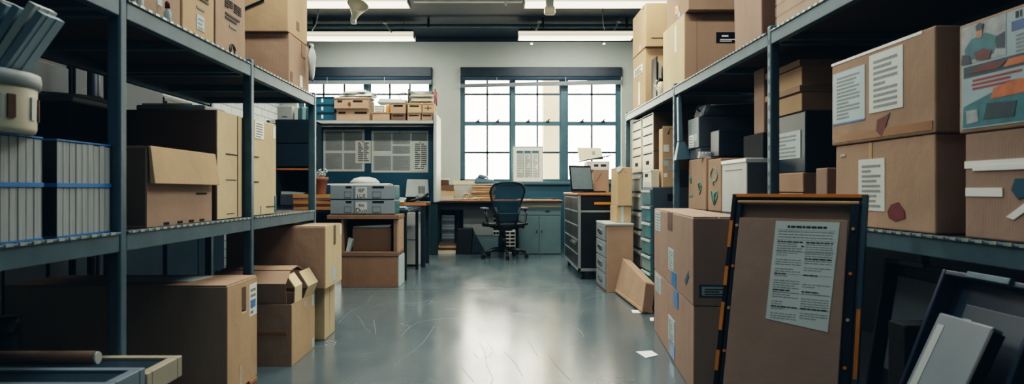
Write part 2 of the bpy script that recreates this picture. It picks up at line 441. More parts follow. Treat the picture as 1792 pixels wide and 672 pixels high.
# roller blinds at the window heads
for i, (a, b, lab, tilt) in enumerate(((W1[0]+.02, W1[1]-.01, 'dark blind bunched up at the head of the window behind the hutch', 0.), (W2[0]+.01, W2[1]-.005, 'dark blind bunched up at the head of the wide main window', .05))):
    r = thing('window_blind', lab, 'blind', ((a+b)/2, D-.05, 2.462), 0, 'raised window blinds')
    w = (b-a)/2
    MB().box(-w, w, -.02, .06, .11, .25, None, .008).build('head_box', STEELD, r)
    MB().tube([(-w+.02, .0, .085), (w-.02, .0, .085)], .032, None, 10).build('rolled_fabric', BLIND, r)
    MB().hexa([(-w,-.015,0.-tilt),(w,-.015,0),(w,.015,0),(-w,.015,0.-tilt),(-w,-.015,.05-tilt),(w,-.015,.065),(w,.015,.065),(-w,.015,.05-tilt)], None, .004).build('bottom_rail', GREY, r)
    for k in (-.55, .3):
        MB().tube([(w*k, -.03, .10), (w*k, -.03, -.02)], .003, None, 5).build('cord', WHITE, r)

# ceiling services
t = thing('ceiling_pipe', 'long blue-grey pipe running across under the dark ceiling', 'pipe', (0, 9.0, Z(45,9.0)))
MB().tube([(XL+.02,0,0),(XR-.02,0,0)], .022, None, 10).build('pipe_run', STEEL, t)
for x in (-2.4, -.9, .6, 1.7): MB().box(x-.012, x+.012, -.03, .03, -.03, HC-t.location[2]).build('hanger', STEELD, t)
t = thing('ceiling_duct', 'pale insulated duct crossing the ceiling between the light fixtures', 'duct', (0, 7.5, 3.0))
MB().box(X(722,7.5), X(915,7.5), -.05, .05, -.05, .149, None, .02).build('duct_body', GREYL, t)
MB().tube([(X(885,7.5),-.03,-.03),(X(885,7.5),-.03,-.09)], .012).build('drain_stub', WHITE, t)

LAMP = emit('lamp_diffuser', (255,244,220), 2.2)
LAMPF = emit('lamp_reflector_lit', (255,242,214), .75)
REFL = mat('lamp_reflector', (232,226,206), .4, 0, .03)
def fixture(label, x0, x1, Y, z0, cables, deep=.30):
    w = (x1-x0)/2
    r = thing('ceiling_light', label, 'light', ((x0+x1)/2, Y, z0), 0, 'hanging strip lights')
    mb = MB()       # trough housing: sloped front and back, closed top
    mb.hexa([(-w,-deep/2,.03),(w,-deep/2,.03),(w,deep/2,.03),(-w,deep/2,.03),(-w+.02,-.06,.115),(w-.02,-.06,.115),(w-.02,.06,.115),(-w+.02,.06,.115)], None, .004)
    mb.build('housing', STEELD, r)
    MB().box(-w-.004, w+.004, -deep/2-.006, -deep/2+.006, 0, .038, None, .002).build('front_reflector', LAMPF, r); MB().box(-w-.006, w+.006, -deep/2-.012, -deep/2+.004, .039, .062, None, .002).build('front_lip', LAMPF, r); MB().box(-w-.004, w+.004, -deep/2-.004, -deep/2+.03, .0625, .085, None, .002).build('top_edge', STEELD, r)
    MB().box(-w-.004, w+.004, deep/2-.006, deep/2+.006, 0, .062, None, .002).build('rear_reflector', REFL, r)
    MB().box(-w+.01, w-.01, -deep/2+.012, deep/2-.012, .006, .028).build('diffuser', LAMP, r)
    for sx in (-1, 1): MB().box(sx*w-.006, sx*w+.006, -deep/2, deep/2, 0, .06, None, .003).build('end_cap', GREY, r)
    for cx in cables: MB().tube([(cx,0,.11),(cx,0,HC-z0)], .004, None, 6).build('suspension_cable', GREYL, r)
    return r
fixture('strip light with glowing lens, left of the two nearer ceiling fixtures', -2.55, X(715,7.6), 7.6, Z(9,7.6), (-.6,.6))
fixture('strip light with glowing lens, right of the two nearer ceiling fixtures', X(918,7.6), X(1165,7.6), 7.6, Z(9,7.6), (-.6,.5))
fixture('strip light above the window behind the hutch, its left end hidden by boxes', -2.62, X(725,9.2), 9.2, Z(68,9.2), (-.6,.62))
fixture('strip light hanging in front of the wide main window', X(907,9.2), X(1108,9.2), 9.2, Z(67,9.2), (-.62,.5))
# brackets and small devices
for lab, x0, y0, x1, y1, Y in (('pale angled bracket tied to the pipe above the hutch lamp', 675,42, 686,58, 9.0), ('pale angled bracket tied to the pipe, left one over the window lamp', 944,40, 938,54, 9.0),
                               ('pale angled bracket tied to the pipe, right one over the window lamp', 1082,40, 1074,53, 9.0)):
    a, b = at(x0,y0,Y), at(x1,y1,Y)
    r = thing('pipe_bracket', lab, 'bracket', a, 0, 'pipe brackets')
    MB().tube([tuple(b-a+Vector((0,-.035,0))), (0,-.035,0), (0,-.035,.02), (0,-.035,HC-a.z-.001)], .011, None, 8, radii=[.011,.011,.006,.005]).build('arm', GREYL, r)
    MB().lathe((0,-.05,-.015), [(.004,0),(.026,.004),(.03,.018),(.022,.03),(.004,.034)], None, 12).build('clip', WHITE, r)
def jack(lab, x, y, Y):
    p = at(x, y, Y)
    r = thing('sprinkler_head', lab, 'sprinkler', p, 0, 'small heads below the lamps')
    MB().tube([(0,0,0),(.01,0,.035),(.0,0,HC-p.z)], .008, None, 6).build('drop_pipe', STEELD, r)
    MB().lathe((0,0,-.02), [(.006,0),(.022,.006),(.022,.014),(.008,.03)], None, 12).build('head', WHITE, r)
jack('small pale head hanging below left end of the window lamp', 930, 76, 9.45)
jack('small pale head hanging below right part of the window lamp', 1057, 76, 9.45)
# curved speaker / projector by the near left lamp
p = at(620, 32, 7.3)
r = thing('ceiling_speaker', 'cream horn shaped speaker hanging beside the near left strip light', 'speaker', p, 0)
mb = MB(); prof = []
for k in range(9):
    a = k/8; prof.append((.03+.085*a**1.5, a*.17))
mb.lathe((0,0,0), prof+[(.10,.172),(.045,.10),(.02,.04)], None, 20).build('horn', CREAM, r).rotation_euler = (.7, .5, 0)
MB().box(-.035,.02,-.03,.03,-.06,.01, None, .008).build('bracket', GREYL, r)
MB().tube([(0,.02,.03),(.02,.1,.12),(.02,.12,HC-p.z-.001)], .012, None, 8).build('drop_arm', GREYL, r)
p = at(962, 26, 7.35)
r = thing('smoke_detector', 'cream half round detector under the near right strip light', 'detector', p, 0)
MB().hexa([(-.06,-.04,.0),(.06,-.04,.0),(.06,.04,.0),(-.06,.04,.0),(-.055,-.04,.09),(.055,-.04,.09),(.055,.04,.09),(-.055,.04,.09)], None, .022).build('body', CREAM, r)
MB().box(-.04,.04,-.03,.03,.085,HC-p.z-.001).build('stem', GREYL, r)
for lab, pts, Y in (('white flex looping down to the left window lamp', ((557,16),(556,28),(553,42),(546,54)), 8.6), ('white flex looping down to the main window lamp', ((1055,14),(1055,30),(1056,44),(1058,52)), 8.6)):
    P = [at(a,b,Y) for a,b in pts]; P[0].z = HC
    o = MB().tube([p-P[-1] for p in P], .008, None, 6).build('lamp_flex', WHITE, None, P[-1]); tag(o, lab, 'cable', 'lamp flexes')
# ================================================================== shelving
def shelf_unit(name, label, xf, depth, ys, levels, top, side, mid_skip=()):
    "side = +1: the aisle lies at larger x than the unit; xf = aisle face"
    r = thing(name, label, 'shelving', (xf, 0, 0))
    s = -side
    def xr(a, b): return tuple(sorted((s*a, s*b)))
    for i, y in enumerate(ys):
        for q, (a, b) in enumerate(((0,.042),(depth-.042, depth))):
            mb = MB(); x0, x1 = xr(a, b)
            mb.box(x0, x1, y-.021, y+.021, 0, top+.02, STEEL, .007)
            if q == 0 and side < 0:
                xs = -s*.0
                z = .06
                while z < top-.02:
                    mb.box(*sorted((0-s*.0008, s*.004)), y-.006, y+.006, z, z+.022, GALV if False else STEELD)
                    z += .06
            mb.build('post', None, r)
            MB().box(x0-.012, x1+.012, y-.021, y+.021, 0, .006).build('foot_plate', STEELD, r)
    for li, z in enumerate(levels):
        for bi in range(len(ys)-1):
            if (li, bi) in mid_skip: continue
            y0, y1 = ys[bi]+.021, ys[bi+1]-.021
            for a, b in ((.002,.036),(depth-.036, depth-.002)):
                mb = MB(); x0, x1 = xr(a, b)
                mb.box(x0, x1, y0, y1, z-.062, z-.006, STEEL, .003)
                # bright pressed lip with a row of slots along the top edge
                if a < .1:
                    lx0, lx1 = xr(-.004, .02)
                    mb.box(lx0, lx1, y0, y1, z-.008, z, STEEL, .002)
                    n = int((y1-y0)/.05)
                    for k in range(n):
                        yy = y0+.02+k*(y1-y0-.03)/n
                        ex0, ex1 = xr(-.0055, .008)
                        mb.box(ex0, ex1, yy, yy+.026, z-.0065, z+.0012, GALV)
                mb.build('beam', None, r)
            x0, x1 = xr(.037, depth-.037)
            MB().box(x0, x1, y0, y1, z-.02, z-.001).build('shelf_board', DECK, r)
            for k in (0, .5, 1):
                yy = y0+.03+(y1-y0-.06)*k
                x0, x1 = xr(.037, depth-.037)
                MB().box(x0, x1, yy-.018, yy+.018, z-.05, z-.021, None, .003).build('cross_bar', STEEL, r)
    return r
LX = -1.16; LD = .70
LY = (.985, 2.13, 3.255, 4.38)
shelf_unit('shelving_unit', 'blue-grey steel shelving along the left of the aisle holding kraft boxes', LX, LD, LY, (.77, 1.497), 1.50, 1)

# ------------------------------------------------ middle shelf, first bay: strapped magazine bundles
ZM = .771
MAGC = mat('magazine_cover', (140,149,150), .6, 0, .1, 8, rand=.12)
def bundle(label, x1, y0, y1, h, n, d):
    r = thing('magazine_bundle', label, 'magazines', (x1-d/2, (y0+y1)/2, ZM), 0, 'strapped bundles on the middle shelf')
    L = (y1-y0); y = -L/2
    for k in range(n):
        t = L/n
        ins = random.uniform(0,.006); hh = h-random.uniform(0,.004)
        mb = MB()
        mb.box(-d/2, d/2-ins*.3, y+.001, y+t-.0005, .002, hh-.001, PAGES)
        mb.box(-d/2, d/2-ins*.3+.0008, y, y+.0011, 0, hh, BLACK if k == 0 else MAGC)
        mb.box(-d/2, d/2-ins*.3+.0008, y+t-.0012, y+t-.0002, 0, hh, MAGC)
        mb.build('magazine', None, r)
        y += t
    MB().box(-d/2-.002, d/2+.003, -L/2-.003, L/2+.003, h*.52, h*.52+.011).build('strap', TAPEB, r)
    MB().box(-d/2, d/2+.002, -L/2-.002, L/2+.002, h, h+.004).build('top_card', TAPEB, r)
    MB().box(-d/2, d/2+.002, -L/2-.002, L/2+.002, -.0005, .004).build('bottom_card', TAPEB, r)
bundle('grey bundle of upright magazines in a blue strap, next to the first post', -1.185, 1.845, 2.10, .262, 9, .30)
bundle('grey bundle of upright magazines in a blue strap, under the cream tub', -1.185, 1.46, 1.785, .262, 11, .30)
# cream tub with a fan of fluted sheets
r = thing('storage_tub', 'round cream tub with a silver rim standing on the magazine bundle', 'tub', (-1.29, 1.63, ZM+.267))
mb = MB(); mb.lathe((0,0,0), [(.160,0),(.164,.01),(.165,.10),(.166,.112),(.163,.112),(.16,.02),(.01,.014)], None, 40); mb.build('bucket', CREAM, r)
MB().lathe((0,0,.108), [(.160,0),(.172,.002),(.174,.02),(.172,.034),(.160,.036),(.160,0)], None, 40, False).build('rim_band', GREYL, r)
for a in (-.45, -.25, .2, .5):
    c, s_ = math.cos(a), math.sin(a)
    MB().slab((c*.163-s_*-.006, s_*.163+c*-.006, .03), (-s_*.02, c*.02, 0), (0,0,.055), (c*.005, s_*.005, 0)).build('printed_mark', WOODD if a in (-.25,.5) else GREYL, r)
MB().lathe((0,0,.016), [(.154,0),(.154,.08)], None, 30).build('inner_liner', GREY, r)
SHB = mat('sheet_blue', (160,182,190), .35, 0, .1)
for k in range(11):
    f = k/10
    nm = thing('fluted_sheet', 'pale blue fluted plastic sheet, one of the fan leaning out of the cream tub', 'sheet', (-1.29-.118+.229*f, 1.63+.0*(k%2), ZM+.267+.106), 0, 'fluted sheets in the cream tub', rot=(0, .24+.38*f, 0))
    mb = MB(); L = .225+.035*math.sin(k*2.3)*.3-.01*f
    for q in range(5): mb.box(-.0098+(.0016 if q%2 else 0), .0086+(.0016 if q%2 else 0), -.04+q*.016, -.0242+q*.016, .006, L)
    mb.build('fluted_panel', WHITE if k % 3 == 0 else SHB, nm)

# ------------------------------------------------ second bay
r = thing('open_carton', 'kraft carton with its lid flap folded down in front, on the middle shelf', 'box', (-1.36, 2.595, ZM))
w, d, h = .34, .53, .275
mb = MB(); tk = .006
mb.box(-w/2, w/2, -d/2, d/2, 0, tk); mb.box(-w/2, -w/2+tk, -d/2, d/2, tk, h); mb.box(w/2-tk, w/2, -d/2, d/2, tk, h)
mb.build('body', KR, r)
MB().box(-w/2+tk, w/2-tk, -d/2, -d/2+tk, tk, h-.004).build('end_panel_or_shading', KRD, r); MB().box(-w/2+tk, w/2-tk, d/2-tk, d/2, tk, h-.004).build('end_panel_or_shading', KRD, r)
MB().hexa([(-w/2,-d/2,h),(w/2+.012,-d/2,h-.004),(w/2+.012,d/2,h-.004),(-w/2,d/2,h+.0),(-w/2,-d/2,h+.006),(w/2+.012,-d/2,h+.004),(w/2+.012,d/2+.0,h+.003),(-w/2,d/2,h+.006)]).build('lid', KR, r)
MB().hexa([(w/2+.012,-d/2-.003,.150),(w/2+.03,-d/2-.003,.150),(w/2+.03,d/2+.012,.148),(w/2+.012,d/2+.012,.148),(w/2+.006,-d/2-.003,h+.002),(w/2+.014,-d/2-.003,h+.002),(w/2+.014,d/2+.004,h+.002),(w/2+.006,d/2+.004,h+.002)], None, .002).build('front_flap', KRL, r)
F = Faces(r, w, d, h)
for u in (.22,.42,.6,.78): F.patch('slot_hole', '+X', u, u+.075, .012, .045, HOLE)
F.patch('tuck_slot', '+X', .72, .9, .40, .425, HOLE)

F = carton('large dark carton with its printed end toned as if lit, standing behind the open carton', (-1.60,-1.20), (2.93,3.215), (ZM, 1.243), KRD, 'cartons on the middle shelf')
F.patch('end_panel_or_shading', '+X', .01, .99, .004, .996, KRC, .003)  # paler sheet paints the light falling on the aisle-facing end
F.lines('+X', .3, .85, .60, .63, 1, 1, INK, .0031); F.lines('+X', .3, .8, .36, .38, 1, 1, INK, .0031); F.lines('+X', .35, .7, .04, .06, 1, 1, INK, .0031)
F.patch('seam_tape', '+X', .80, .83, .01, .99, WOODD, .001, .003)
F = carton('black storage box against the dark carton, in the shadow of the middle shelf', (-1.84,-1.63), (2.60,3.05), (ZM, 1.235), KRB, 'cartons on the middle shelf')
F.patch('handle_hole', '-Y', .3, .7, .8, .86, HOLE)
# third bay
F = carton('tall cream carton with a paper slip near the top, middle shelf beyond the second post', (-1.62,-1.195), (3.33,3.71), (ZM, 1.252), KRC, 'cartons on the middle shelf')
F.paper('+X', .13, .47, .80, .985, 6, 1, PAPERW)
F.patch('handle_hole', '+X', .86, .95, .84, .97, PAPERW)
F.lines('+X', .04, .3, .60, .625, 1, 1, INK); F.lines('+X', .04, .3, .345, .365, 1, 1, INK); F.lines('+X', .55, .95, .08, .1, 1, 1, INK)
F.patch('corner_mark', '+X', .35, .38, .02, .1, INKG)
F.patch('blue_strip', '+X', .92, .985, .02, .2, TEAL, .003)
# flat things lying on the cartons
o = thing('flat_folder', 'grey flat mailing folder lying on the large dark carton', 'folder', (-1.42, 3.06, 1.2445))
MB().box(-.14,.16,-.10,.12,0,.022,None,.006).build('sleeve', GREYL, o); MB().box(-.12,.10,-.09,.10,.0215,.03,None,.003).build('papers', PAPERW, o)
o = thing('flat_folder', 'grey flat folder pile lying on the black storage box', 'folder', (-1.735, 2.82, 1.2365))
MB().box(-.1,.1,-.18,.18,0,.03,None,.008).build('sleeve', GREY, o); MB().hexa([(-.09,-.17,.03),(.09,-.17,.03),(.09,.1,.03),(-.09,.1,.03),(-.07,-.15,.05),(.07,-.15,.04),(.07,.06,.055),(-.07,.06,.05)]).build('papers', GREYL, o)

# ------------------------------------------------ top shelf, left
ZT = 1.498
def printed(label, xr, yr, zr, m, kind):
    F = carton(label, xr, yr, zr, m, 'printed cartons on the left top shelf')
    if kind == 0:
        F.lines('+X', .30, .88, .34, .40, 2, 1, INK, .0017)
        F.patch('sticker', '+X', .46, .56, .09, .125, PAPERB)
    elif kind == 1:
        F.lines('+X', .30, .84, .245, .33, 4, 1, INK, .0017)
        F.stroke('drawing', '+X', [[(.5+.09*math.cos(a*.5), .37+.03*math.sin(a*.5)) for a in range(13)], [(.32,.35),(.45,.40),(.7,.36),(.8,.39)]], .0022, INK)
        F.paper('+X', .42, .66, .07, .155, 3, 1, PAPERB)
        F.lines('+X', .40, .7, .19, .215, 1, 1, INKG)
    else:
        F.lines('+X', .27, .86, .30, .36, 5, 2, INK, .0017)
        F.lines('+X', .27, .82, .23, .28, 2, 1, INK, .0017)
        F.lines('+X', .42, .7, .19, .215, 1, 1, INKG)
        F.stroke('drawing', '+X', [[(.58+.07*math.cos(a*.5), .47+.035*math.sin(a*.5)) for a in range(13)], [(.55,.44),(.57,.40),(.62,.40),(.64,.45)], [(.3,.42),(.42,.45),(.5,.42)], [(.68,.42),(.8,.47)]], .0022, INK)
        F.stroke('logo', '+X', [[(.53+.10*math.cos(a*.5), .055+.035*math.sin(a*.5)) for a in range(13)], [(.47,.03),(.5,.075),(.56,.08),(.6,.04)]], .0028, INK)
    return F
printed('printed kraft carton above the open carton, first of the row on the top shelf', (-1.60,-1.207), (2.28,2.615), (ZT, 2.16), KR, 0)
printed('printed kraft carton with a small white slip, middle of the row on the top shelf', (-1.60,-1.207), (2.63,2.925), (ZT, 2.2), KRL, 1)
printed('printed kraft carton with drawings down its face, beside the top of the second post', (-1.60,-1.207), (2.94,3.29), (ZT, 2.22), KR, 2)
F = carton('dark sided kraft carton with a cut handle, lower of the pair at the shelf end', (-1.52,-1.207), (3.98,4.40), (ZT, 1.812), KR, 'stacked pair at the left shelf end')
F.patch('handle_hole', '+X', .52, .64, .10, .33, PAPERW); F.patch('handle_hole', '+X', .06,.16,.13,.30, WOODD); F.patch('tape', '+X', .60,.8,.72,.98, TAPE)
F = carton('plain kraft carton with a black strap, upper of the pair at the shelf end', (-1.51,-1.207), (3.96,4.36), (1.8135, 2.22), KRL, 'stacked pair at the left shelf end')
F.patch('handle_hole', '+X', .42,.55,.12,.25, WOODD)
mb = MB(); mb.slab((-.155,-.202,.10), (.17,0,.075), (-.006,0,.012), (0,-.004,0)).build('strap', BLACK, F.root)
r = thing('hanging_bag', 'crumpled clear plastic bag hanging off the lower carton at the shelf end', 'bag', (-1.187, 4.30, 1.70))
mb = MB(); 
mb.lathe((0,0,0), [(.004,-.12),(.03,-.09),(.045,-.03),(.05,.03),(.032,.07),(.018,.09),(.03,.11)], None, 9)
for v in mb.bm.verts: v.co.x = max(v.co.x*.45+.02, -.006) + random.uniform(0,.01); v.co.y = v.co.y*1.1+random.uniform(-.01,.01)
mb.build('bag_film', GREYL, r)
MB().tube([(.01,0,.09),(.005,.02,.12),(-.01,.01,.115)], .004).build('tie', BLACK, r)
# little things at the front edge of the top shelf
r = thing('spray_bottle', 'small clear bottle with a dark cap on the top shelf edge', 'bottle', (-1.178, 2.45, ZT))
MB().lathe((0,0,0), [(.010,0),(.0125,.004),(.0125,.035),(.006,.048),(.006,.052)], None, 14).build('bottle_body', PAPERB, r)
MB().lathe((0,0,.050), [(.0085,0),(.0085,.02),(.004,.026)], None, 14).build('cap', MAROON, r)
r = thing('glue_tube', 'small white tube standing by the top shelf edge near the first post', 'tube', (-1.178, 2.26, ZT))
MB().lathe((0,0,0), [(.009,0),(.011,.004),(.011,.06),(.004,.072),(.003,.085)], None, 12).build('tube_body', WHITE, r)
MB().lathe((0,0,.07), [(.006,0),(.005,.018),(.003,.022)], None, 10).build('nozzle', GREY, r)

# ------------------------------------------------ below the middle shelf
r = thing('pallet', 'low wooden pallet under the wide kraft box', 'pallet', (-1.545, 2.95, 0))
for x in (-.42, 0, .42): MB().box(x-.03,x+.03,-.16,.16,0,.034,None,.003).build('runner', WOODD, r)
for y in (-.12, 0, .12): MB().box(-.46,.455,y-.045,y+.045,.0345,.054,None,.003).build('deck_board', WOOD, r)
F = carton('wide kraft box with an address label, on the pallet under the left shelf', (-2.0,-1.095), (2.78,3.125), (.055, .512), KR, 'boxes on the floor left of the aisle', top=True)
F.patch('end_panel_or_shading','+X',.006,.994,.004,.985,KRL,.0008); F.patch('handle_hole', '+X', .46, .60, .70, .93, WOODD); F.patch('handle_rim', '+X', .44,.62,.68,.71, KRC)  # end sheet in lighter kraft: aisle light put into the colour
p = F.paper('+X', .72, .985, .62, .93, 5, 1, PAPERW); F.patch('blue_print', '+X', .76,.92,.70,.77, TAPEB, .0006, .0032, parent=p)
F.patch('tape', '+X', .38,.47,.0,.22, TAPE)
o = MB().hexa([(-.17,-.09,0),(.19,-.08,0),(.22,.09,0),(-.13,.08,0),(-.17,-.09,.004),(.19,-.08,.004),(.22,.09,.004),(-.13,.08,.004)], None, .001).build('paper_sheet', PAPERB, None, (-1.48, 2.95, .5125)); tag(o, 'white paper packet lying on the wide kraft box', 'paper')

# open box with raised flaps
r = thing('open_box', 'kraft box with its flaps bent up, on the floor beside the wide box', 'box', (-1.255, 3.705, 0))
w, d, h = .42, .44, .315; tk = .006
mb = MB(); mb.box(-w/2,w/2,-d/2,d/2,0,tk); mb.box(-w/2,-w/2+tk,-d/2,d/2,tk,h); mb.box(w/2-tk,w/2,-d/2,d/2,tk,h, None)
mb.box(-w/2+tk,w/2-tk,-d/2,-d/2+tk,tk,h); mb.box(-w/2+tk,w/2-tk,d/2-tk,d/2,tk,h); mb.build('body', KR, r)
def bent(p, u, v1, v2, m, name='flap'):
    "flap hinged along u at p, bent once: rises by v1 then turns along v2"
    p, u, v1, v2 = map(Vector, (p, u, v1, v2)); mb = MB()
    n = u.cross(v1).normalized()*.005; n2 = u.cross(v2).normalized()*.005
    mb.hexa([p, p+u, p+u+n, p+n, p+v1, p+u+v1, p+u+v1+n2, p+v1+n2], None); mb.hexa([p+v1, p+u+v1, p+u+v1+n2, p+v1+n2, p+v1+v2, p+u+v1+v2, p+u+v1+v2+n2, p+v1+v2+n2], None)
    return mb.build(name, m, r)
bent((-w/2,-d/2+.02,h+.002), (w-.03,0,0), (0,-.02,.10), (-.005,.10,.055), KR)           # big near flap folded up then over
bent((-w/2+.01,-d/2+.125,h+.158), (w-.05,0,0), (0,.12,.01), (0,.10,-.03), KR)
bent((w/2-.004,-d/2+.05,h), (0,.13,0), (.004,0,.08), (-.05,.02,.06), KRC)
bent((w/2-.004,-d/2+.22,h), (0,.2,0), (.025,0,.06), (-.05,.0,.08), KRC)
F = Faces(r, w, d, h); F.patch('end_panel_or_shading','+X',.004,.996,.004,.99,KRL,.0008)  # lighter kraft on the end side stands in for light from the aisle
F.patch('tape', '-Y', .42,.56,.0,.98, TAPE); F.patch('tape', '-Y', 0,.94,.50,.56, TAPE); F.patch('sticker', '+X', .86,.96,.78,.97, PAPERB); F.patch('sticker', '+X', .87,.96,.03,.18, PAPERB); F.patch('sticker', '+X', .5,.58,.84,.93, GREYL)
F.lines('-Y', .02,.12,.93,.97,1,1,PAPERW)
F = carton('tall light kraft box standing on the floor under the big upper box', (-1.42,-1.03), (4.10,4.355), (0,.329), KRC, 'boxes on the floor left of the aisle')
F.patch('fold_line', '+X', .46,.47,.02,.98, EDGE, .0006)
F = carton('big kraft box with blue tape on its end, stacked on the tall light box', (-1.56,-.988), (3.94,4.35), (.330,.69), KR, 'boxes on the floor left of the aisle', top=True)
F.patch('end_panel_or_shading', '+X', .004,.996,.004,.992, KRC, .002)  # cream end sheet: painted light on the aisle side
F.patch('tape', '+X', .47,.60,.66,.985, WOODD, .0016, .002); F.patch('label_strip', '+X', .40,.60,.06,.30, PAPERB, .0016, .002); F.patch('tape_strip', '+X', .88,.97,.80,.97, PAPERW, .0016,.002)
F.patch('tape', '-Y', .04,.58,.16,.22, TAPEB)

# near bottom left: frames and tube lying on a low crate
r = thing('storage_crate', 'low dark crate on the floor under the flat picture frames', 'crate', (-1.45, 1.87, 0))
mb = MB(); mb.box(-.46,.46,-.17,.17,0,.012)
for z in (.02,.12,.22): mb.box(-.46,.46,-.17,-.16,z,z+.08).box(-.46,.46,.16,.17,z,z+.08).box(.45,.46,-.16,.16,z,z+.08).box(-.46,-.45,-.16,.16,z,z+.08)
mb.build('slats', WOODD, r); mb = MB()
for sx in (-.44,.44):
    for sy in (-.15,.15): mb.box(sx-.012,sx+.012,sy-.012,sy+.012,.012,.335)
mb.build('corner_posts', WOODD, r)
def frame_thing(label, x0, x1, y0, y1, z, t, m):
    r = thing('picture_frame', label, 'picture frame', ((x0+x1)/2, (y0+y1)/2, z), 0, 'flat frames at the near left'); w, d = (x1-x0)/2, (y1-y0)/2
    mb = MB(); b = .03
    mb.box(-w,w,-d,-d+b,0,t,None,.003); mb.box(-w,w,d-b,d,0,t,None,.003); mb.box(-w,-w+b,-d+b,d-b,0,t,None,.003); mb.box(w-b,w,-d+b,d-b,0,t,None,.003); mb.build('frame_moulding', m, r)
    MB().box(-w+b,w-b,-d+b,d-b,.004,t-.008).build('picture_glass', NAVY, r); return r
frame_thing('cream edged deep frame lying flat under the brown mailing tube', -1.92, -.955, 1.87, 2.08, .336, .062, mat('frame_cream', (168,160,140), .5, 0, .08))
frame_thing('pale grey edged frame lying flat in front of the cream edged frame', -1.95, -.955, 1.69, 1.862, .336, .082, mat('frame_grey_blue', (112,128,140), .5, 0, .08))
r = thing('mailing_tube', 'brown cardboard tube lying on the cream edged frame', 'tube', (-1.46, 1.965, .3985))
MB().tube([(-.42,0,.02),(.31,0,.02)], .0195, None, 18).build('tube_wall', KRD, r); MB().tube([(.3105,0,.02),(.318,0,.02)], .0175, None, 18).build('end_plug', GREYL, r)
r = thing('drinking_flask', 'dark cylindrical flask standing by the flat frames at the photo edge', 'flask', (-1.70, 2.36, 0))
MB().lathe((0,0,0), [(.05,0),(.052,.01),(.052,.39),(.048,.41)], None, 20).build('flask_body', NAVY, r); MB().lathe((0,0,.41), [(.049,0),(.049,.05),(.03,.056)], None, 20).build('cap', BLACK, r)

# ------------------------------------------------ dark lockers, poles and cables behind the left shelving
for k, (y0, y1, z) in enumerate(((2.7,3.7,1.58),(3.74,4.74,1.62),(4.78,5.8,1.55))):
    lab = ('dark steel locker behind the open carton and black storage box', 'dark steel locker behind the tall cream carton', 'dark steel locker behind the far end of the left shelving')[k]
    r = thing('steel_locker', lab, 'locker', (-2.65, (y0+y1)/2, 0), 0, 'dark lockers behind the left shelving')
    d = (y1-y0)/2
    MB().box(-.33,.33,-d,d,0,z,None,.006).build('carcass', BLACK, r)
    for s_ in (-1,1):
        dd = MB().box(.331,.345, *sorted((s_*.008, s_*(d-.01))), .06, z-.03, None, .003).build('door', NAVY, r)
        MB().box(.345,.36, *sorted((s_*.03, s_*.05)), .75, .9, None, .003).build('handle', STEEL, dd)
for k, (x, y, col, lab) in enumerate(((-2.06, 3.5, STEELD, 'dark upright pole standing just behind the left shelving'), (-2.2, 2.55, GREYL, 'pale upright pole leaning behind the left shelving'))):
    r = thing('support_pole', lab, 'pole', (x, y, 0), 0, 'poles behind the left shelving')
    MB().tube([(0,0,.006),(0,0,1.48 if k else 2.2)], .014 if k else .03, None, 10).build('shaft', col, r); MB().lathe((0,0,0), [(.05,0),(.05,.008),(.02,.014)], None, 14).build('foot', BLACK, r)
for k, (x, y) in enumerate(((-1.98,3.32),(-2.06,3.1),(-2.09,2.72))):
    o = MB().tube([(0,0,.0),(.02,.02,.1),(-.03,.03,.25),(.03,0,.4),(.01,.03,.55),(0,.02,.72)], .008, None, 6).build('loose_cable', CABLE if k else GREY, None, (x, y, .009))
    tag(o, ('grey loose cable hanging in the shadow behind the wide kraft box', 'black loose cable hanging beside the grey one behind the wide kraft box', 'black loose cable hanging by the pale pole behind the shelving')[k], 'cable', 'cables behind the left shelving')
# wall rails seen through the shelves
for k, z in enumerate((1.92, 1.72)):
    o = MB().box(0, .05, -2.2, 2.2, -.03, .03, None, .004).build('steel_rail', STEEL, None, (XL+.001, 5.2, z)); tag(o, ('upper blue-grey rail along the brick wall behind the left shelving', 'lower blue-grey rail along the brick wall behind the left shelving')[k], 'rail', 'rails on the brick wall')
# ================================================================== hutch with pin board, left back
PY = 8.5
r = thing('hutch_unit', 'navy pin board hutch with a long top shelf and a pale end panel', 'hutch', (-1.6, 8.25, 0))
def L(x): return x+1.6
MB().box(L(-2.62), L(-.737), -.05, -.01, .757, 1.655).build('pin_board', NAVYB, r)
MB().box(L(-2.62), L(-.737), -.35, .29, 1.66, 1.70, None, .004).build('top_shelf', GREYD, r)
MB().box(L(-2.62), L(-.737), -.354, -.35, 1.663, 1.697).build('shelf_lip', GREYL, r)
MB().box(L(-.735), L(-.70), -.35, .29, .753, 1.785, None, .014).build('end_panel_or_shading', GREYL, r)
MB().box(L(-2.66), L(-2.624), -.35, .29, .0, 1.70, None, .004).build('end_panel_or_shading', NAVY, r)
# posters pinned to the board
def sheet(label, x0, x1, y0, y1, blocks, m=PAPER, off=0., rows=14, name='pinned_chart', grp=None, big=False):
    Yb = 8.199-off
    a, b = at(x0, y1, Yb), at(x1, y0, Yb)
    w, h = b.x-a.x, b.z-a.z
    r = thing(name, label, 'notice', ((a.x+b.x)/2, Yb-.0025, a.z), 0, grp)
    F = Faces(r, w, .004, h)
    MB().box(-w/2, w/2, -.002, .002, 0, h).build('sheet', m, r)
    for (u0,u1,v0,v1,rw,cl) in blocks:
        if big: F.patch('text_panel', '-Y', u0,u1,v0,v1, mat('chart_grey', (150,160,160), .6, 0, .05), .0006)
        F.lines('-Y', u0+.01, u1-.01, v0, v1, rw, cl, INKG if big else INK, .0014, fill=.5)
    MB().lathe((0,-.006,h-.02), [(.004,0),(.008,.003),(.008,.008),(.003,.012)], None, 10).build('pin', RED, r)
    return r
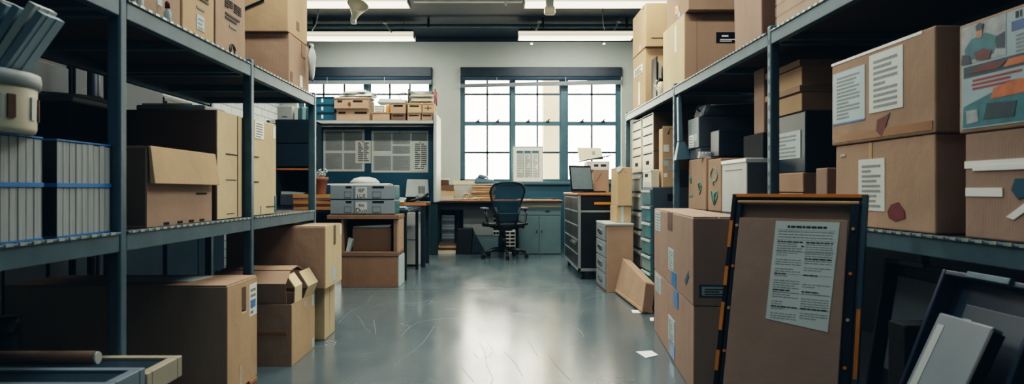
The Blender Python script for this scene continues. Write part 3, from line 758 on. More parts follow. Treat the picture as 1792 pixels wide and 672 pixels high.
sheet('large pale chart of four text blocks, left one on the navy pin board', 566,638,227,300, [(.05,.46,.50,.96,16,1),(.50,.94,.50,.96,14,1),(.05,.46,.05,.44,14,1),(.50,.94,.05,.44,12,1)], big=True, grp='charts on the pin board')
sheet('wide pale chart of text blocks, right one on the navy pin board', 650,749.5,229,302, [(.04,.35,.52,.95,14,1),(.37,.68,.68,.95,9,1),(.37,.68,.45,.64,7,1),(.04,.35,.05,.40,12,1),(.37,.68,.05,.40,12,1),(.71,.98,.74,.95,8,1)], big=True, grp='charts on the pin board')
sheet('small handwritten note pinned between the two large charts', 622,649,246,286, [(.15,.92,.10,.95,10,2)], PAPER, .008, grp='notes on the pin board')
sheet('small handwritten note pinned over the right end of the wide chart', 722,749,247,300, [(.12,.95,.08,.95,13,2)], PAPER, .008, grp='notes on the pin board')

# ---- things on the top shelf of the hutch
ZS = 1.7005
def sx(x, Y=8.0): return X(x, Y)
for i, (y0, y1, lab) in enumerate(((208,193,'dark blue archive box with white tags, bottom of the three on the hutch'),(193,180,'dark blue archive box with white tags, middle of the three on the hutch'),(180,166,'dark blue archive box with a tilted lid edge, top of the three on the hutch'))):
    z0 = ZS+i*.094
    F = carton(lab, (sx(535), sx(587)), (7.97,8.35), (z0, z0+.093), NAVYB, 'blue archive boxes on the hutch', name='archive_box')
    for u in (.55,): F.patch('tag', '-Y', u,u+.06,.3,.75, PAPERW); F.patch('tag', '-Y', .12,.18,.3,.7, PAPERW)
    F.patch('lid_edge', '-Y', 0,1,.88,.99, NAVY, .004)
def filebox(label, x0, x1, y0, y1, z0, z1, m, handles, grp='file boxes on the hutch', lid=True):
    F = carton(label, (x0,x1), (y0,y1), (z0,z1), m, grp, name='file_box')
    for a, b in handles:
        F.patch('handle_hole', '-Y', a,b,.60,.76, HOLE)
    if lid: F.patch('lid_edge', '-Y', -.01,1.01,.90,1.0, m, .004)
    return F
F = filebox('kraft file box with two handle slots, lower one beside the blue boxes', sx(590), sx(648), 7.95, 8.35, ZS, ZS+.135, KR, ((.07,.28),(.55,.92)))
F = filebox('kraft file box with two handle slots, upper one beside the blue boxes', sx(587), sx(646), 7.93, 8.35, ZS+.1355, ZS+.265, KR, ((.10,.24),(.56,.84)))
F.shape('logo', '-Y', [(.40,.35),(.46,.15),(.5,.35),(.48,.6),(.42,.6)], WOODD)
filebox('small kraft box low on the hutch, right of the two handled boxes', sx(653), sx(683), 7.95, 8.3, ZS, ZS+.10, KR, ())
filebox('small kraft box with a long slot, low in the middle of the hutch', sx(685.5), sx(711), 7.95, 8.3, ZS, ZS+.085, KRD, ((.12,.85),))
filebox('kraft box with a rounded slot on the small slotted box', sx(684), sx(711), 7.96, 8.3, ZS+.0855, ZS+.215, KR, ((.2,.8),))
filebox('tan box low beside the red wire rack, left of two', sx(714), sx(737), 7.95, 8.3, ZS, ZS+.088, KR, ((.1,.85),))
filebox('tan box low beside the red wire rack, right of two', sx(738.5), sx(758), 7.95, 8.3, ZS, ZS+.088, KR, ((.1,.85),))
filebox('tan box with a slot under the red wire rack', sx(714.5), sx(739), 7.94, 8.3, ZS+.0885, ZS+.205, KRL, ((.15,.8),))
F = filebox('tan box with a cross label under the red wire rack', sx(740), sx(760), 7.94, 8.3, ZS+.0885, ZS+.205, KRL, ())
F.patch('cross_label', '-Y', .2,.8,.45,.53, WOODD); F.patch('cross_label', '-Y', .46,.54,.25,.75, WOODD)
# papers and trays heaped on the file boxes
zt = ZS+.2655
for k, (x0,x1,dz,t,rz,m,lab) in enumerate(((588,650,0,.03,.06,GREYL,'grey document tray at the bottom of the heap on the upper file box'),(592,652,.0305,.022,-.1,PAPER,'pale folder in the heap on the upper file box'),(598,655,.053,.018,.14,GREY,'grey folder in the heap on the upper file box'),(605,642,.0715,.03,-.22,PAPER,'crumpled paper bundle topping the heap on the upper file box'))):
    o = thing('document_folder', lab, 'folder', ((sx(x0)+sx(x1))/2, 8.13, zt+dz), rz, 'papers heaped on the file boxes')
    w = (sx(x1)-sx(x0))/2
    MB().hexa([(-w,-.12,0),(w,-.12,0),(w,.12,0),(-w,.12,0),(-w,-.12,t*.6),(w,-.11,t),(w,.12,t*.9),(-w+.02,.12,t)], None, .003).build('cover', m, o)
    MB().box(-w+.01,w-.008,-.115,.10,t*.15,t*.45).build('pages', PAPERW, o)
o = MB(); P = []
for k in range(5):
    o.hexa([(-.05,-.06,.0+k*.018),(.06,-.06,.0+k*.018),(.06,.06,k*.018),(-.05,.06,k*.018),(-.045-.004*k,-.06,.016+k*.018),(.055+.006*k,-.06,.016+k*.018),(.055,.06,.016+k*.018),(-.045,.06,.016+k*.018)], None, .005)
tag(o.build('paper_bag', GREYL, None, (sx(663)-.012, 8.1, ZS+.1005)), 'crumpled grey paper bag on the small kraft box of the hutch', 'bag')
o = MB(); o.lathe((0,0,0), [(.028,0),(.032,.02),(.03,.07),(.02,.10)], None, 10)
tag(o.build('tan_pouch', BOOKO, None, (sx(676.5)+.006, 8.05, ZS+.1005)), 'tan pouch beside the grey paper bag on the hutch', 'pouch')
o = thing('clear_tray', 'pale clear tray lying across boxes in the middle of the hutch', 'tray', (sx(690)-.03, 8.15, ZS+.2155)); MB().hexa([(-.18,-.12,0),(.15,-.12,0),(.15,.12,0),(-.18,.12,0),(-.15,-.12,.055),(.17,-.12,.04),(.17,.12,.04),(-.15,.12,.06)],None,.008).build('tray_body', PAPERB, o)
MB().tube([(.1,-.05,.04),(.06,-.05,.1),(.12,-.05,.13),(.16,-.05,.12)], .006).build('tray_handle', BLACK, o)
r = thing('wire_rack', 'red ended wire rack with shelves of papers at the right end of the hutch', 'rack', (sx(738), 8.1, ZS+.2055))
for x in (-.155, .155):
    mb = MB()
    for y in (-.1,.1): mb.tube([(x,y,0),(x,y,.17)], .008, None, 6)
    mb.tube([(x,-.1,.165),(x,.1,.165)], .008, None, 6); mb.build('end_frame', RED if x > 0 else BLACK, r)
for z in (.03,.085,.14):
    mb = MB()
    for y in (-.1,-.05,0,.05,.1): mb.tube([(-.155,y,z),(.155,y,z)], .004, None, 5)
    mb.build('wire_shelf', ALU, r)
for z, lab in ((.034,'lower sheaf of papers in the red wire rack'),(.089,'upper sheaf of papers in the red wire rack')):
    o = MB().box(-.13,.12,-.085,.085,.0008,.022,None,.002).build('paper_sheaf', CREAM, None, (sx(738), 8.1, ZS+.2055+z+.001)); tag(o, lab, 'papers', 'papers in the wire rack')

# ---- table below the hutch, left: dark table with cabinet, books, pot
TZ = .70
r = thing('dark_table', 'dark thin topped table under the hutch with slim legs', 'table', (-1.7, 7.2, 0))
MB().box(-.80, .82, -.42, .62, TZ-.03, TZ, None, .003).build('tabletop', STEELD, r)
for x, y, w in ((.77,-.38,.03),(.79,.58,.016),(-.76,-.38,.03),(-.76,.58,.016)): MB().box(x-w,x+w,y-w,y+w,0,TZ-.031,None,.003).build('leg', BLACK, r)
MB().box(-.7,.74,-.1,-.07,.52,TZ-.031).build('apron', STEELD, r)
for k,(dx,dz,rz,m) in enumerate(((0,0,.1,PAPERB),(.01,.0065,-.12,TAPEB),(-.02,.013,.2,PAPERB))):
    o = MB().box(-.11,.11,-.16,.16,0,.006,None,.001).build('paper_pad', m, None, (-1.05+dx, 7.25, TZ+.0006+dz)); o.rotation_euler[2]=rz
    tag(o, ('pale pad at the bottom of the small pile on the dark table','blue pad in the middle of the small pile on the dark table','pale pad on top of the small pile on the dark table')[k], 'paper', 'pads on the dark table')
# teal-black cupboard on the table, seen through the shelving
r = thing('open_cupboard', 'dark navy cupboard with an open niche, seen through the end of the left shelving', 'cupboard', (-2.18, 7.55, TZ+.0006))
w, d = .19, .22
mb = MB(); mb.box(-w,-w+.02,-d,d,0,.95).box(w-.02,w,-d,d,0,.95).box(-w+.02,w-.02,d-.02,d,0,.95).box(-w,w,-d,d,.93,.95).box(-w+.02,w-.02,-d,d-.02,.0,.03); mb.build('carcass', NAVY, r)
MB().box(-w+.005,w-.005,-d-.016,-d-.001,.45,.69,None,.002).build('door', NAVY, r); MB().box(-w+.005,w-.005,-d-.016,-d-.001,.70,.935,None,.002).build('door', NAVY, r)
MB().box(-w+.02,w-.02,-d-.02,d-.02,.41,.43).build('niche_shelf', WOOD, r)
o = thing('letter_tray', 'dark letter tray with papers in the cupboard niche', 'tray', (-2.18, 7.5, TZ+.032)); MB().box(-.15,.15,-.15,.15,0,.12,None,.008).build('tray_body', GREYD, o); MB().hexa([(-.14,-.14,.1205),(.1,-.14,.1205),(.1,.12,.1205),(-.14,.12,.1205),(-.14,-.14,.15),(.1,-.14,.135),(.1,.12,.14),(-.14,.12,.15)]).build('papers', GREYL, o)
F = carton('pale grey box with a small black mark on the navy cupboard', (-2.36,-2.20), (7.36,7.65), (TZ+.9515, TZ+1.10), GREYL, None, name='storage_box', cat='box'); F.lines('-Y', .3,.7,.18,.28,1,1,INK)
for k in range(4):
    x = -2.18+k*.042; o = MB().box(0,.038,0,.24,0,.14-.01*(k%2),None,.003).build('ring_binder', (WHITE,TEAL,PAPERB,TEAL)[k], None, (x, 7.37, TZ+.9515))
    tag(o, ('white ring binder next to the pale grey box on the cupboard','teal ring binder between two pale binders on the cupboard','pale blue ring binder between the teal binders on the cupboard','teal ring binder at the outer end of the cupboard top')[k], 'binder', 'binders on the cupboard')
zz = TZ+.0006
for k in range(5):
    t = (.03,.028,.034,.026,.034)[k]; m = (BOOKO,WOODD,BOOKO,KRD,BOOKO)[k]
    o = thing('closed_book', ('bottom book of the tan pile under the flower pot','second book up in the tan pile under the flower pot','middle book of the tan pile under the flower pot','fourth book up in the tan pile under the flower pot','top book of the tan pile, carrying the flower pot')[k], 'book', (-1.845+random.uniform(-.015,.015), 6.97, zz), random.uniform(-.05,.05), 'tan books under the flower pot')
    MB().box(-.20,.20,-.12,.12,0,.003).box(-.20,.20,-.12,.12,t-.004,t-.0005).box(-.2,.2,-.12,-.116,.003,t-.004).build('cover', m, o); MB().box(-.197,.193,-.1155,.114,.0032,t-.0042).build('pages', KRC, o); zz += t
r = thing('flower_pot', 'terracotta pot with a grey dried plant on the tan book pile', 'pot', (-1.80, 6.95, zz))
MB().lathe((0,0,0), [(.055,0),(.06,.004),(.078,.14),(.088,.145),(.09,.175),(.08,.176),(.074,.15),(.01,.15)], None, 24).build('pot', TERRA, r)
mb = MB()
for k in range(38):
    a = random.random()*6.28; q = random.uniform(.01,.075); hh = random.uniform(.02,.09)
    mb.tube([(q*.4*math.cos(a), q*.4*math.sin(a), .15), (q*math.cos(a), q*math.sin(a), .16+hh)], .003, None, 5)
    mb.lathe((q*math.cos(a), q*math.sin(a), .155+hh), [(.003,0),(.011,.006),(.009,.016),(.002,.02)], None, 6)
mb.build('dried_plant', GREYL, r)
# grey monitor back behind the drawers
r = thing('desk_lamp', 'grey rounded dome peeking over the grey file drawers', 'lamp', (X(637,7.0), 7.05, TZ+.001))
MB().lathe((0,0,0), [(.09,0),(.09,.012),(.014,.02),(.012,.25),(.155,.255),(.15,.28),(.11,.315),(.05,.33)], None, 26).build('dome_shade', GREYL, r)

# ---- cardboard cabinet with two-drawer file unit
cx0, cx1 = X(597,6.32), -.915
r = thing('cardboard_cabinet', 'open fronted brown board cabinet on the floor carrying the grey file drawers', 'cabinet', ((cx0+cx1)/2, 6.51, 0))
w, d = (cx1-cx0)/2, .19
MB().box(-w,w,-d,d,0,.285,None,.004).build('base_box', KRM, r)
MB().box(-w-.006,w+.006,-d-.006,d,.286,.325,None,.004).build('middle_shelf', KRD, r)
MB().box(-w,-w+.018,-d+.004,d,.326,.628).build('side_panel', KRM, r); MB().box(w-.04,w-.012,-d+.004,d,.326,.628).build('side_panel', KRD, r)
MB().box(w-.011,w+.004,-d+.01,d,.326,.628).build('side_panel', KR, r)
MB().box(-w+.018,w-.04,d-.02,d,.326,.628).build('back_panel', KRD, r)
MB().box(-w-.13,w+.01,-d-.01,d,.6285,.668,None,.004).build('top_board', KRM, r)
MB().box(w+.001,w+.012,-d+.02,d-.01,.004,.285).build('blue_edge_strip', PAPERB, r)
F2 = Faces(r, 2*w, 2*d, .285); F2.patch('fold_line', '-Y', .12,.125,0,1,KRD,.0008); F2.patch('fold_line','-Y',.20,.205,0,1,KRD,.0008)
F = carton('dull brown box standing inside the open board cabinet', ((cx0+cx1)/2-.18,(cx0+cx1)/2+.185), (6.42,6.65), (.3255,.545), KRM, None)
o = MB().hexa([(-.03,-.02,.0),(.0,-.03,.0),(.01,.02,0),(-.02,.03,0),(-.005,-.02,.13),(.035,-.03,.11),(.04,.02,.11),(.0,.03,.13)]).build('price_card', PAPERB, None, (cx0+.06, 6.40, .3255)); tag(o, 'small pale blue card leaning inside the open board cabinet', 'card')
o = MB().hexa([(-.20,-.1,0),(.14,-.1,0),(.14,.1,0),(-.2,.1,0),(-.2,-.12,.012),(.16,-.12,.03),(.14,.1,.02),(-.2,.1,.015)],None,.003).build('loose_papers', PAPER, None, ((cx0+cx1)/2+.03, 6.52, .5455)); tag(o, 'white loose papers lying on the brown box inside the cabinet', 'papers')

def drawer_unit(label, z0, text, two_tone):
    x0, x1, y0, y1, h = X(577.5,6.36), X(690,6.36), 6.36, 6.68, .137
    r = thing('file_drawer_box', label, 'drawer box', ((x0+x1)/2, (y0+y1)/2, z0), 0, 'grey file drawers on the board cabinet')
    w, d = (x1-x0)/2, (y1-y0)/2
    MB().box(-w,w,-d+.012,d,0,h,None,.004).build('case', GREY, r)
    MB().box(w-.002,w+.006,-d+.03,d-.01,.008,h-.008,None,.002).build('side_panel', TEAL, r)
    F = Faces(r, 2*w, 2*d-.02, h)
    for a, b in ((.005,.365),(.375,.995)):
        q = F.rect(MB(), '-Y', a, b, .05, .96, GREY, .011, 0, 0, .003).build('drawer_front', GREY, r)
        F.patch('handle_slot', '-Y', (a+b)/2+.06 if b < .5 else .66, b-.03 if b < .5 else .84, .78,.92, HOLE, .0012, .0115, parent=q)
        F.patch('label_holder', '-Y', (.22,.66)[b > .5], (.33,.79)[b > .5], .12, .55, GREYD, .0012, .0115, parent=q)
        F.patch('label_card', '-Y', (.227,.667)[b > .5], (.323,.783)[b > .5], .16, .51, GREY, .0012, .0129, parent=q)
    q = F.patch('name_plate', '-Y', .40,.575,.1,.86, GREYL, .0014, .0115)
    for s_, u, v, sz in text:
        cu = bpy.data.curves.new('lettering', 'FONT'); cu.body = s_; cu.size = sz; cu.extrude = .0006; cu.align_x = 'CENTER'
        to = bpy.data.objects.new('lettering', cu); C.objects.link(to)
        bpy.context.view_layer.update()
        me = bpy.data.meshes.new_from_object(to.evaluated_get(bpy.context.evaluated_depsgraph_get())); bpy.data.objects.remove(to)
        me.materials.clear(); me.materials.append(INK)
        lo = bpy.data.objects.new('lettering', me); C.objects.link(lo); lo.parent = q
        o_, U, V, n = F.frame('-Y'); lo.location = o_+U*u+V*v+n*.0142; lo.rotation_euler = (PI/2, 0, 0)
    return r
drawer_unit('grey two drawer file box lettered Duo, lower of the pair on the board cabinet', .669, (('Duo', .487, .14, .06), ('3II6', .487, .55, .036)), 0)
drawer_unit('grey two drawer file box lettered IEP LUE, upper of the pair on the board cabinet', .8065, (('IEP', .487, .52, .048), ('LUE', .487, .14, .048)), 1)
o = MB().hexa([(-.30,-.13,0),(.27,-.13,0),(.27,.14,0),(-.3,.14,0),(-.30,-.13,.012),(.29,-.13,.016),(.27,.14,.01),(-.3,.14,.014)],None,.002).build('paper_stack', PAPERW, None, (X(634,6.5)-.005, 6.52, .944)); tag(o, 'white paper stack on top of the grey file drawers', 'papers')

# ---- desk surface under the pin board with monitor and papers
r = thing('corner_desk', 'worn wood topped desk standing against the navy pin board', 'desk', (-1.62, 8.2, 0))
MB().box(-.97,.80,-.28,.285,.715,.752,None,.004).build('desktop', WOOD, r)
for x in (-.93,.76): 
    for y in (-.24,.22): MB().box(x-.025,x+.025,y-.025,y+.025,0,.7145).build('leg', STEELD, r)
F = carton('pale grey pedestal standing under the corner desk', (-1.22,-.93), (8.02,8.38), (.002,.62), GREYL, None, name='desk_pedestal', cat='pedestal')
F.patch('drawer_gap', '-Y', .02,.98,.50,.51, HOLE); F.patch('plinth', '-Y', .05,.95,.0,.04, BLACK)
r = thing('display_monitor', 'pale grey rounded monitor seen from the back at the end of the pin board', 'monitor', (X(731,8.1), 8.06, .7525), .25)
MB().box(-.10,.10,-.08,.08,0,.012,None,.005).build('foot', GREY, r); MB().box(-.02,.02,-.015,.015,.012,.08).build('neck', GREY, r)
MB().hexa([(-.14,-.015,.06),(.14,-.015,.06),(.14,.02,.06),(-.14,.02,.06),(-.12,-.0,.27),(.13,0,.27),(.13,.03,.27),(-.12,.03,.27)],None,.012).build('housing', GREYL, r)
mb = MB()
for k in range(6): mb.box(.01+k*.014,.015+k*.014,-.02,-.002,.10,.19)
mb.build('vent', GREYD, r)
o = MB().tube([(-.18,-.14,.006),(-.1,-.15,.02),(.0,-.15,.05),(.08,-.14,.1)], .016, None, 8).build('curved_tube', BLACK, None, (X(738,7.95), 8.09, .7535)); tag(o, 'black curved tube lying in front of the pale monitor', 'tube')
for k in range(3):
    o = thing('paper_tray', ('white sheaf at the bottom of the pile left of the monitor','grey folder in the pile left of the monitor','pale blue booklet on top of the pile left of the monitor')[k], 'papers', (X(697,8.0)+.004*k, 8.01, .7527+.0185*k), .1*k, 'papers on the corner desk')
    MB().box(-.08,.08,-.1,.1,0,.018,None,.003).build('cover', (PAPERW,GREYL,PAPERB)[k], o); MB().box(-.075,.0805,-.101,.095,.005,.013).build('pages', PAPER, o)

# ================================================================== desk under the main window
DY = 9.44
r = thing('long_desk', 'long wood topped desk running under the wide window', 'desk', (0, DY, 0))
MB().box(-.94,.90,0,.70,.722,.758,None,.004).build('desktop', WOOD, r)
MB().box(-.94,.90,-.006,-.0005,.724,.742).build('front_edge', STEELD, r)
MB().box(-.93,-.82,.02,.1,0,.7215,None,.004).build('leg', TEALD, r); MB().box(-.93,-.82,.55,.65,0,.7215,None,.004).build('leg', TEALD, r); MB().box(-.572,-.548,.39,.415,0,.7215).build('leg', BLACK, r)
MB().box(-.82,.28,.10,.13,.62,.7215).build('apron', STEELD, r)
r = thing('low_cupboard', 'teal-grey two door cupboard with a top drawer under the right of the long desk', 'cupboard', (.60, 9.55, 0))
MB().box(-.30,.29,0,.56,.0,.655,None,.004).build('carcass', TEALG, r)
MB().box(-.30,.29,-.015,.56,.6555,.7215,None,.003).build('top_slab', CREAM, r)
dr = MB().box(-.285,.28,-.014,-.0005,.548,.645,None,.004).build('drawer', TEALG, r); MB().box(.07,.13,-.024,-.0145,.59,.61,None,.003).build('handle', STEELD, dr)
for a,b,h in ((-.285,-.02,-.05),(-.012,.28,.02)):
    dd = MB().box(a,b,-.014,-.0005,.01,.540,None,.004).build('door', TEALG, r); MB().box(h-.006,h+.006,-.022,-.0145,.30,.34).build('door_pull', STEELD, dd)
# under the desk
def simple(name, label, cat, x0, x1, y0, y1, Y, dep, m, grp=None, z0=None):
    a, b = at(x0, y1, Y), at(x1, y0, Y); z = a.z if z0 is None else z0
    return carton(label, (a.x,b.x), (Y, Y+dep), (z, b.z), m, grp, name=name, cat=cat)
zb_ = 0.0
for k, (t, m) in enumerate(((.05,CREAM),(.035,WOODD),(.03,KRL),(.035,KRD))):
    o = thing('closed_book', ('bottom volume of the book pile under the long desk','second volume of the book pile under the long desk','third volume of the book pile under the long desk','top volume of the book pile under the long desk')[k], 'book', (-.70+.01*(k%2), 9.72, zb_), .04*k-.05, 'books under the long desk')
    MB().box(-.125,.125,-.10,.10,0,.003).box(-.125,.125,-.10,.10,t-.004,t-.0005).box(-.125,.125,-.10,-.096,.003,t-.004).build('cover', m, o); MB().box(-.122,.12,-.0955,.095,.0031,t-.0041).build('pages', CREAM, o); zb_ += t
zb_ += .0005
for k in range(6):
    h = .065; F = carton(('grey ribbed box at the bottom of the stack on the books under the desk','second grey ribbed box of the stack under the desk','third grey ribbed box of the stack under the desk','fourth grey ribbed box of the stack under the desk','fifth grey ribbed box of the stack under the desk','topmost grey ribbed box of the stack under the desk')[k], (-.79+.012*(k%2),-.60), (9.64,9.82), (zb_, zb_+h-.0008), (GREYD,GREY)[k%2], 'ribbed boxes under the desk', name='ribbed_box')
    F.patch('groove', '-Y', .03,.97,.4,.5, HOLE); F.patch('groove', '-Y', .03,.97,.7,.76, HOLE); zb_ += h
r = thing('computer_case', 'black case with a slanted front standing under the desk beside the chair', 'case', (-.46, 9.64, 0), 0)
MB().hexa([(-.11,-.06,.0),(.10,-.06,.0),(.10,.13,.0),(-.11,.13,.0),(-.10,-.06,.36),(.12,-.06,.36),(.12,.13,.36),(-.10,.13,.36)],None,.01).build('housing', BLACK, r)
MB().hexa([(.105,-.05,.0),(.28,-.05,.04),(.28,.1,.04),(.105,.1,.0),(.122,-.05,.34),(.16,-.05,.24),(.16,.1,.24),(.122,.1,.34)],None,.004).build('slanted_wing', NAVY, r)
o = MB().box(-.215,.215,-.01,.01,0,.42,None,.004).build('display_board', GREYL, None, (-.275, 9.90, .24)); tag(o, 'pale grey board standing behind the chair under the desk', 'board')
F = carton('dark plinth box behind the chair carrying the grey board', (-.52,.02), (9.85,10.15), (0,.238), TEALG, None, name='floor_box')
for k, (x0,x1,z0,rows) in enumerate(((-.06,.03,.24,5),(.10,.26,0.002,6))):
    F = carton(('white slotted organiser standing on the dark plinth box by the chair','white slotted organiser on the floor between chair and cupboard')[k], (x0,x1), ((9.66,9.84) if k else (9.86,10.05)), (z0,z0+.33), WHITE, 'white organisers under the desk', name='slot_organiser', cat='organiser')
    for q in range(rows): 
        for h_ in range(2): F.patch('slot', '-Y', .08+.46*h_,.46+.46*h_,.05+.92*q/rows,.05+.92*(q+.62)/rows, HOLE)

# on the desk
ZD = .7585
def pile(items, x, y, grp, z=ZD):
    for (w, d, t, m, lab, rz, dx) in items:
        o = thing('closed_book', lab, 'book', (x+dx, y, z), rz, grp)
        MB().box(-w/2,w/2,-d/2,d/2,0,.003).box(-w/2,w/2,-d/2,d/2,t-.004,t-.0006).box(-w/2,w/2,-d/2,-d/2+.004,.003,t-.004).build('cover', m, o)
        MB().box(-w/2+.003,w/2-.003,-d/2+.0045,d/2-.004,.0032,t-.0042).build('pages', KRC, o); z += t
    return z
x1_ = X(775,9.65)
z = pile([(.32,.22,.052,GREYL,'grey ledger at the bottom of the pile left on the long desk',0,0),(.34,.22,.082,KRL,'thick tan ledger in the pile left on the long desk',.04,.0),(.34,.23,.072,KRD,'brown ledger near the top of the pile left on the long desk',-.03,-.005)], x1_, 9.68, 'ledgers on the long desk')
o = thing('small_box', 'dark small box with cream edge topping the ledger pile', 'box', (x1_+.0, 9.68, z+.0005), .12); MB().box(-.08,.08,-.06,.06,0,.07,None,.006).build('body', WOODD, o); MB().hexa([(-.085,-.065,.0705),(.085,-.065,.0705),(.085,.065,.0705),(-.085,.065,.0705),(-.08,-.065,.08),(.09,-.065,.10),(.09,.065,.10),(-.08,.065,.08)],None,.003).build('lid', CREAM, o)
F = carton('pale box with a taped lid behind the tape rolls on the long desk', (X(793,9.8),X(832,9.8)), (9.86,10.07), (ZD,ZD+.275), GREYL, None, name='storage_box'); F.patch('lid_edge','-Y',-.01,1.01,.78,1.0,CREAM,.004)
r = thing('tape_roll', 'roll of brown tape standing on the long desk beside the ledgers', 'tape', (X(816,9.6), 9.60, ZD+.0505)); 
MB().tube([(.036*math.cos(a*PI/9), 0, .036*math.sin(a*PI/9)) for a in range(18)], .014, None, 8, True).build('tape_ring', KRL, r); MB().tube([(.022*math.cos(a*PI/9), 0, .022*math.sin(a*PI/9)) for a in range(18)], .003, None, 6, True).build('core', WOODD, r)
for v in r.children: v.scale = (1,1.6,1)
for k in range(4):
    p0 = (X(800+k*11,9.52), 9.56+.01*k, ZD+.006)
    o = MB().tube([(-.08,0,.0),(-.03,.02,.006+.006*k),(.03,-.01,.004),(.08,.02,.01)], .006, None, 6).build('cord_scrap', CREAM, None, p0); tag(o, ('first pale cord scrap on the desk by the ledgers','pale cord scrap on the desk below the tape roll','pale cord scrap on the desk left of the orange folders','pale cord scrap on the desk in front of the orange folders')[k], 'cord', 'cord scraps on the desk')
z = ZD
fx = X(846,9.68)
for k in range(9):
    t = .0255; m = (BOOKO,KRL,BOOKO,WOODD,BOOKO,KRL,BOOKO,BOOKO,GREYL)[k]
    o = thing('paper_folder', 'tan paper folder in the fanned pile behind the chair, layer %s from the desk' % ('one','two','three','four','five','six','seven','eight','nine')[k], 'folder', (fx+.012*math.sin(k*1.3), 9.72, z), .09*math.sin(k*2.1)-.1, 'fanned folders on the long desk')
    lift = .002
    MB().hexa([(-.15,-.11,0),(.15,-.11,0),(.15,.11,0),(-.15,.11,0),(-.15,-.11,t-.006),(.155,-.11,t-.002),(.15,.11,t-.002),(-.15,.11,t-.006)],None,.002).build('folder_cover', m, o); MB().box(-.14,.153,-.113,.10,.004,.011).build('sheets', (BOOKO,CREAM,KRL)[k%3], o); z += t
o = MB(); 
o.hexa([(-.12,-.09,0),(.13,-.1,0),(.14,.1,0),(-.12,.1,0),(-.10,-.08,.05),(.15,-.09,.03),(.16,.1,.035),(-.1,.1,.06)],None,.012); o.hexa([(-.08,-.07,.05),(.08,-.07,.045),(.1,.08,.045),(-.08,.08,.05),(-.05,-.06,.08),(.06,-.05,.065),(.07,.06,.065),(-.05,.06,.085)],None,.012)
o = o.build('plastic_sack', STEEL, None, (fx-.01, 9.72, z+.001)); o.scale = (1,1,1.6); tag(o, 'crumpled blue plastic sack on top of the fanned folders', 'sack')
for k,(x0,x1,m,lab) in enumerate(((905,965,PAPERB,'pale sheet lying on the right of the long desk'),(930,975,TEALD,'dark teal folder lying on the right of the long desk'))):
    a, b = X(x0,9.7), X(x1,9.7)
    o = MB().box(-(b-a)/2,(b-a)/2,-.1,.1,0,.018 if k else .008,None,.002).build('desk_folder' if k else 'desk_sheet', m, None, ((a+b)/2, 9.75, ZD+.0005+.009*k)); tag(o, lab, 'folder' if k else 'paper')
# framed year planner in the window
a, b = at(898,318,10.05), at(951,255,10.05)
r = thing('framed_planner', 'framed planner table standing on the sill against the window panes', 'picture frame', ((a.x+b.x)/2, 10.165, 1.0165), 0, None, rot=(-.05,0,0)); w, h = (b.x-a.x)/2, b.z-a.z
F = Faces(r, 2*w, .012, h)
MB().box(-w,w,-.006,.006,0,h,None,.003).build('mount', PAPERW, r)
for (u0,u1,v0,v1) in ((.0,1,.0,.02),(.0,1,.98,1.),(0,.02,.02,.98),(.98,1,.02,.98)): F.patch('frame_edge', '-Y', u0,u1,v0,v1, GREYL, .006)
for k in range(3):
    u0 = .12+k*.26; F.patch('table_column', '-Y', u0,u0+.21,.12,.88, PAPER if k<2 else PAPERW, .001)
    F.patch('column_head', '-Y', u0,u0+.21,.80,.88, FRAMEB, .001, .001); F.lines('-Y', u0+.01,u0+.2,.13,.79,14,1,INKG,.0012)
    F.patch('column_rule', '-Y', u0+.215,u0+.235,.12,.88, FRAMEB, .001)

# ================================================================== mesh back swivel chair
cy = 9.05
r = thing('swivel_chair', 'black mesh back office chair seen from behind at the long desk', 'chair', (X(882,cy), cy, 0), .18)
MESH = glassy('chair_mesh', (34,72,90), .74, .45)
hub = MB().lathe((0,0,.075), [(.03,0),(.045,.01),(.045,.05),(.03,.07)], None, 16).build('hub', BLACK, r)
for k in range(5):
    a = k*2*PI/5-.35; c, s_ = math.cos(a), math.sin(a)
    sp = MB().tube([(c*.03,s_*.03,.115),(c*.16,s_*.16,.112),(c*.29,s_*.29,.082)], .02, None, 8, radii=[.028,.024,.016]).build('base_spoke', BLACK, r)
    mb = MB(); cx_, cy_ = c*.30, s_*.30
    for o_ in (-.014,.014): 
        px_, py_ = cx_-s_*o_, cy_+c*o_
        mb.tube([(px_-s_*-.007, py_+c*-.007, .029),(px_-s_*.007, py_+c*.007,.029)], .0285, None, 14)
    mb.tube([(cx_,cy_,.03),(c*.29,s_*.29,.078)], .009, None, 8); mb.build('caster', BLACK, sp)
MB().tube([(0,0,.14),(0,0,.30)], .028, None, 14).tube([(0,0,.30),(0,0,.385)], .018, None, 12).build('gas_column', BLACK, r)
MB().hexa([(-.09,-.13,.36),(.09,-.13,.36),(.08,.12,.37),(-.08,.12,.37),(-.12,-.14,.43),(.12,-.14,.43),(.11,.13,.42),(-.11,.13,.42)],None,.02).build('tilt_mechanism', BLACK, r)
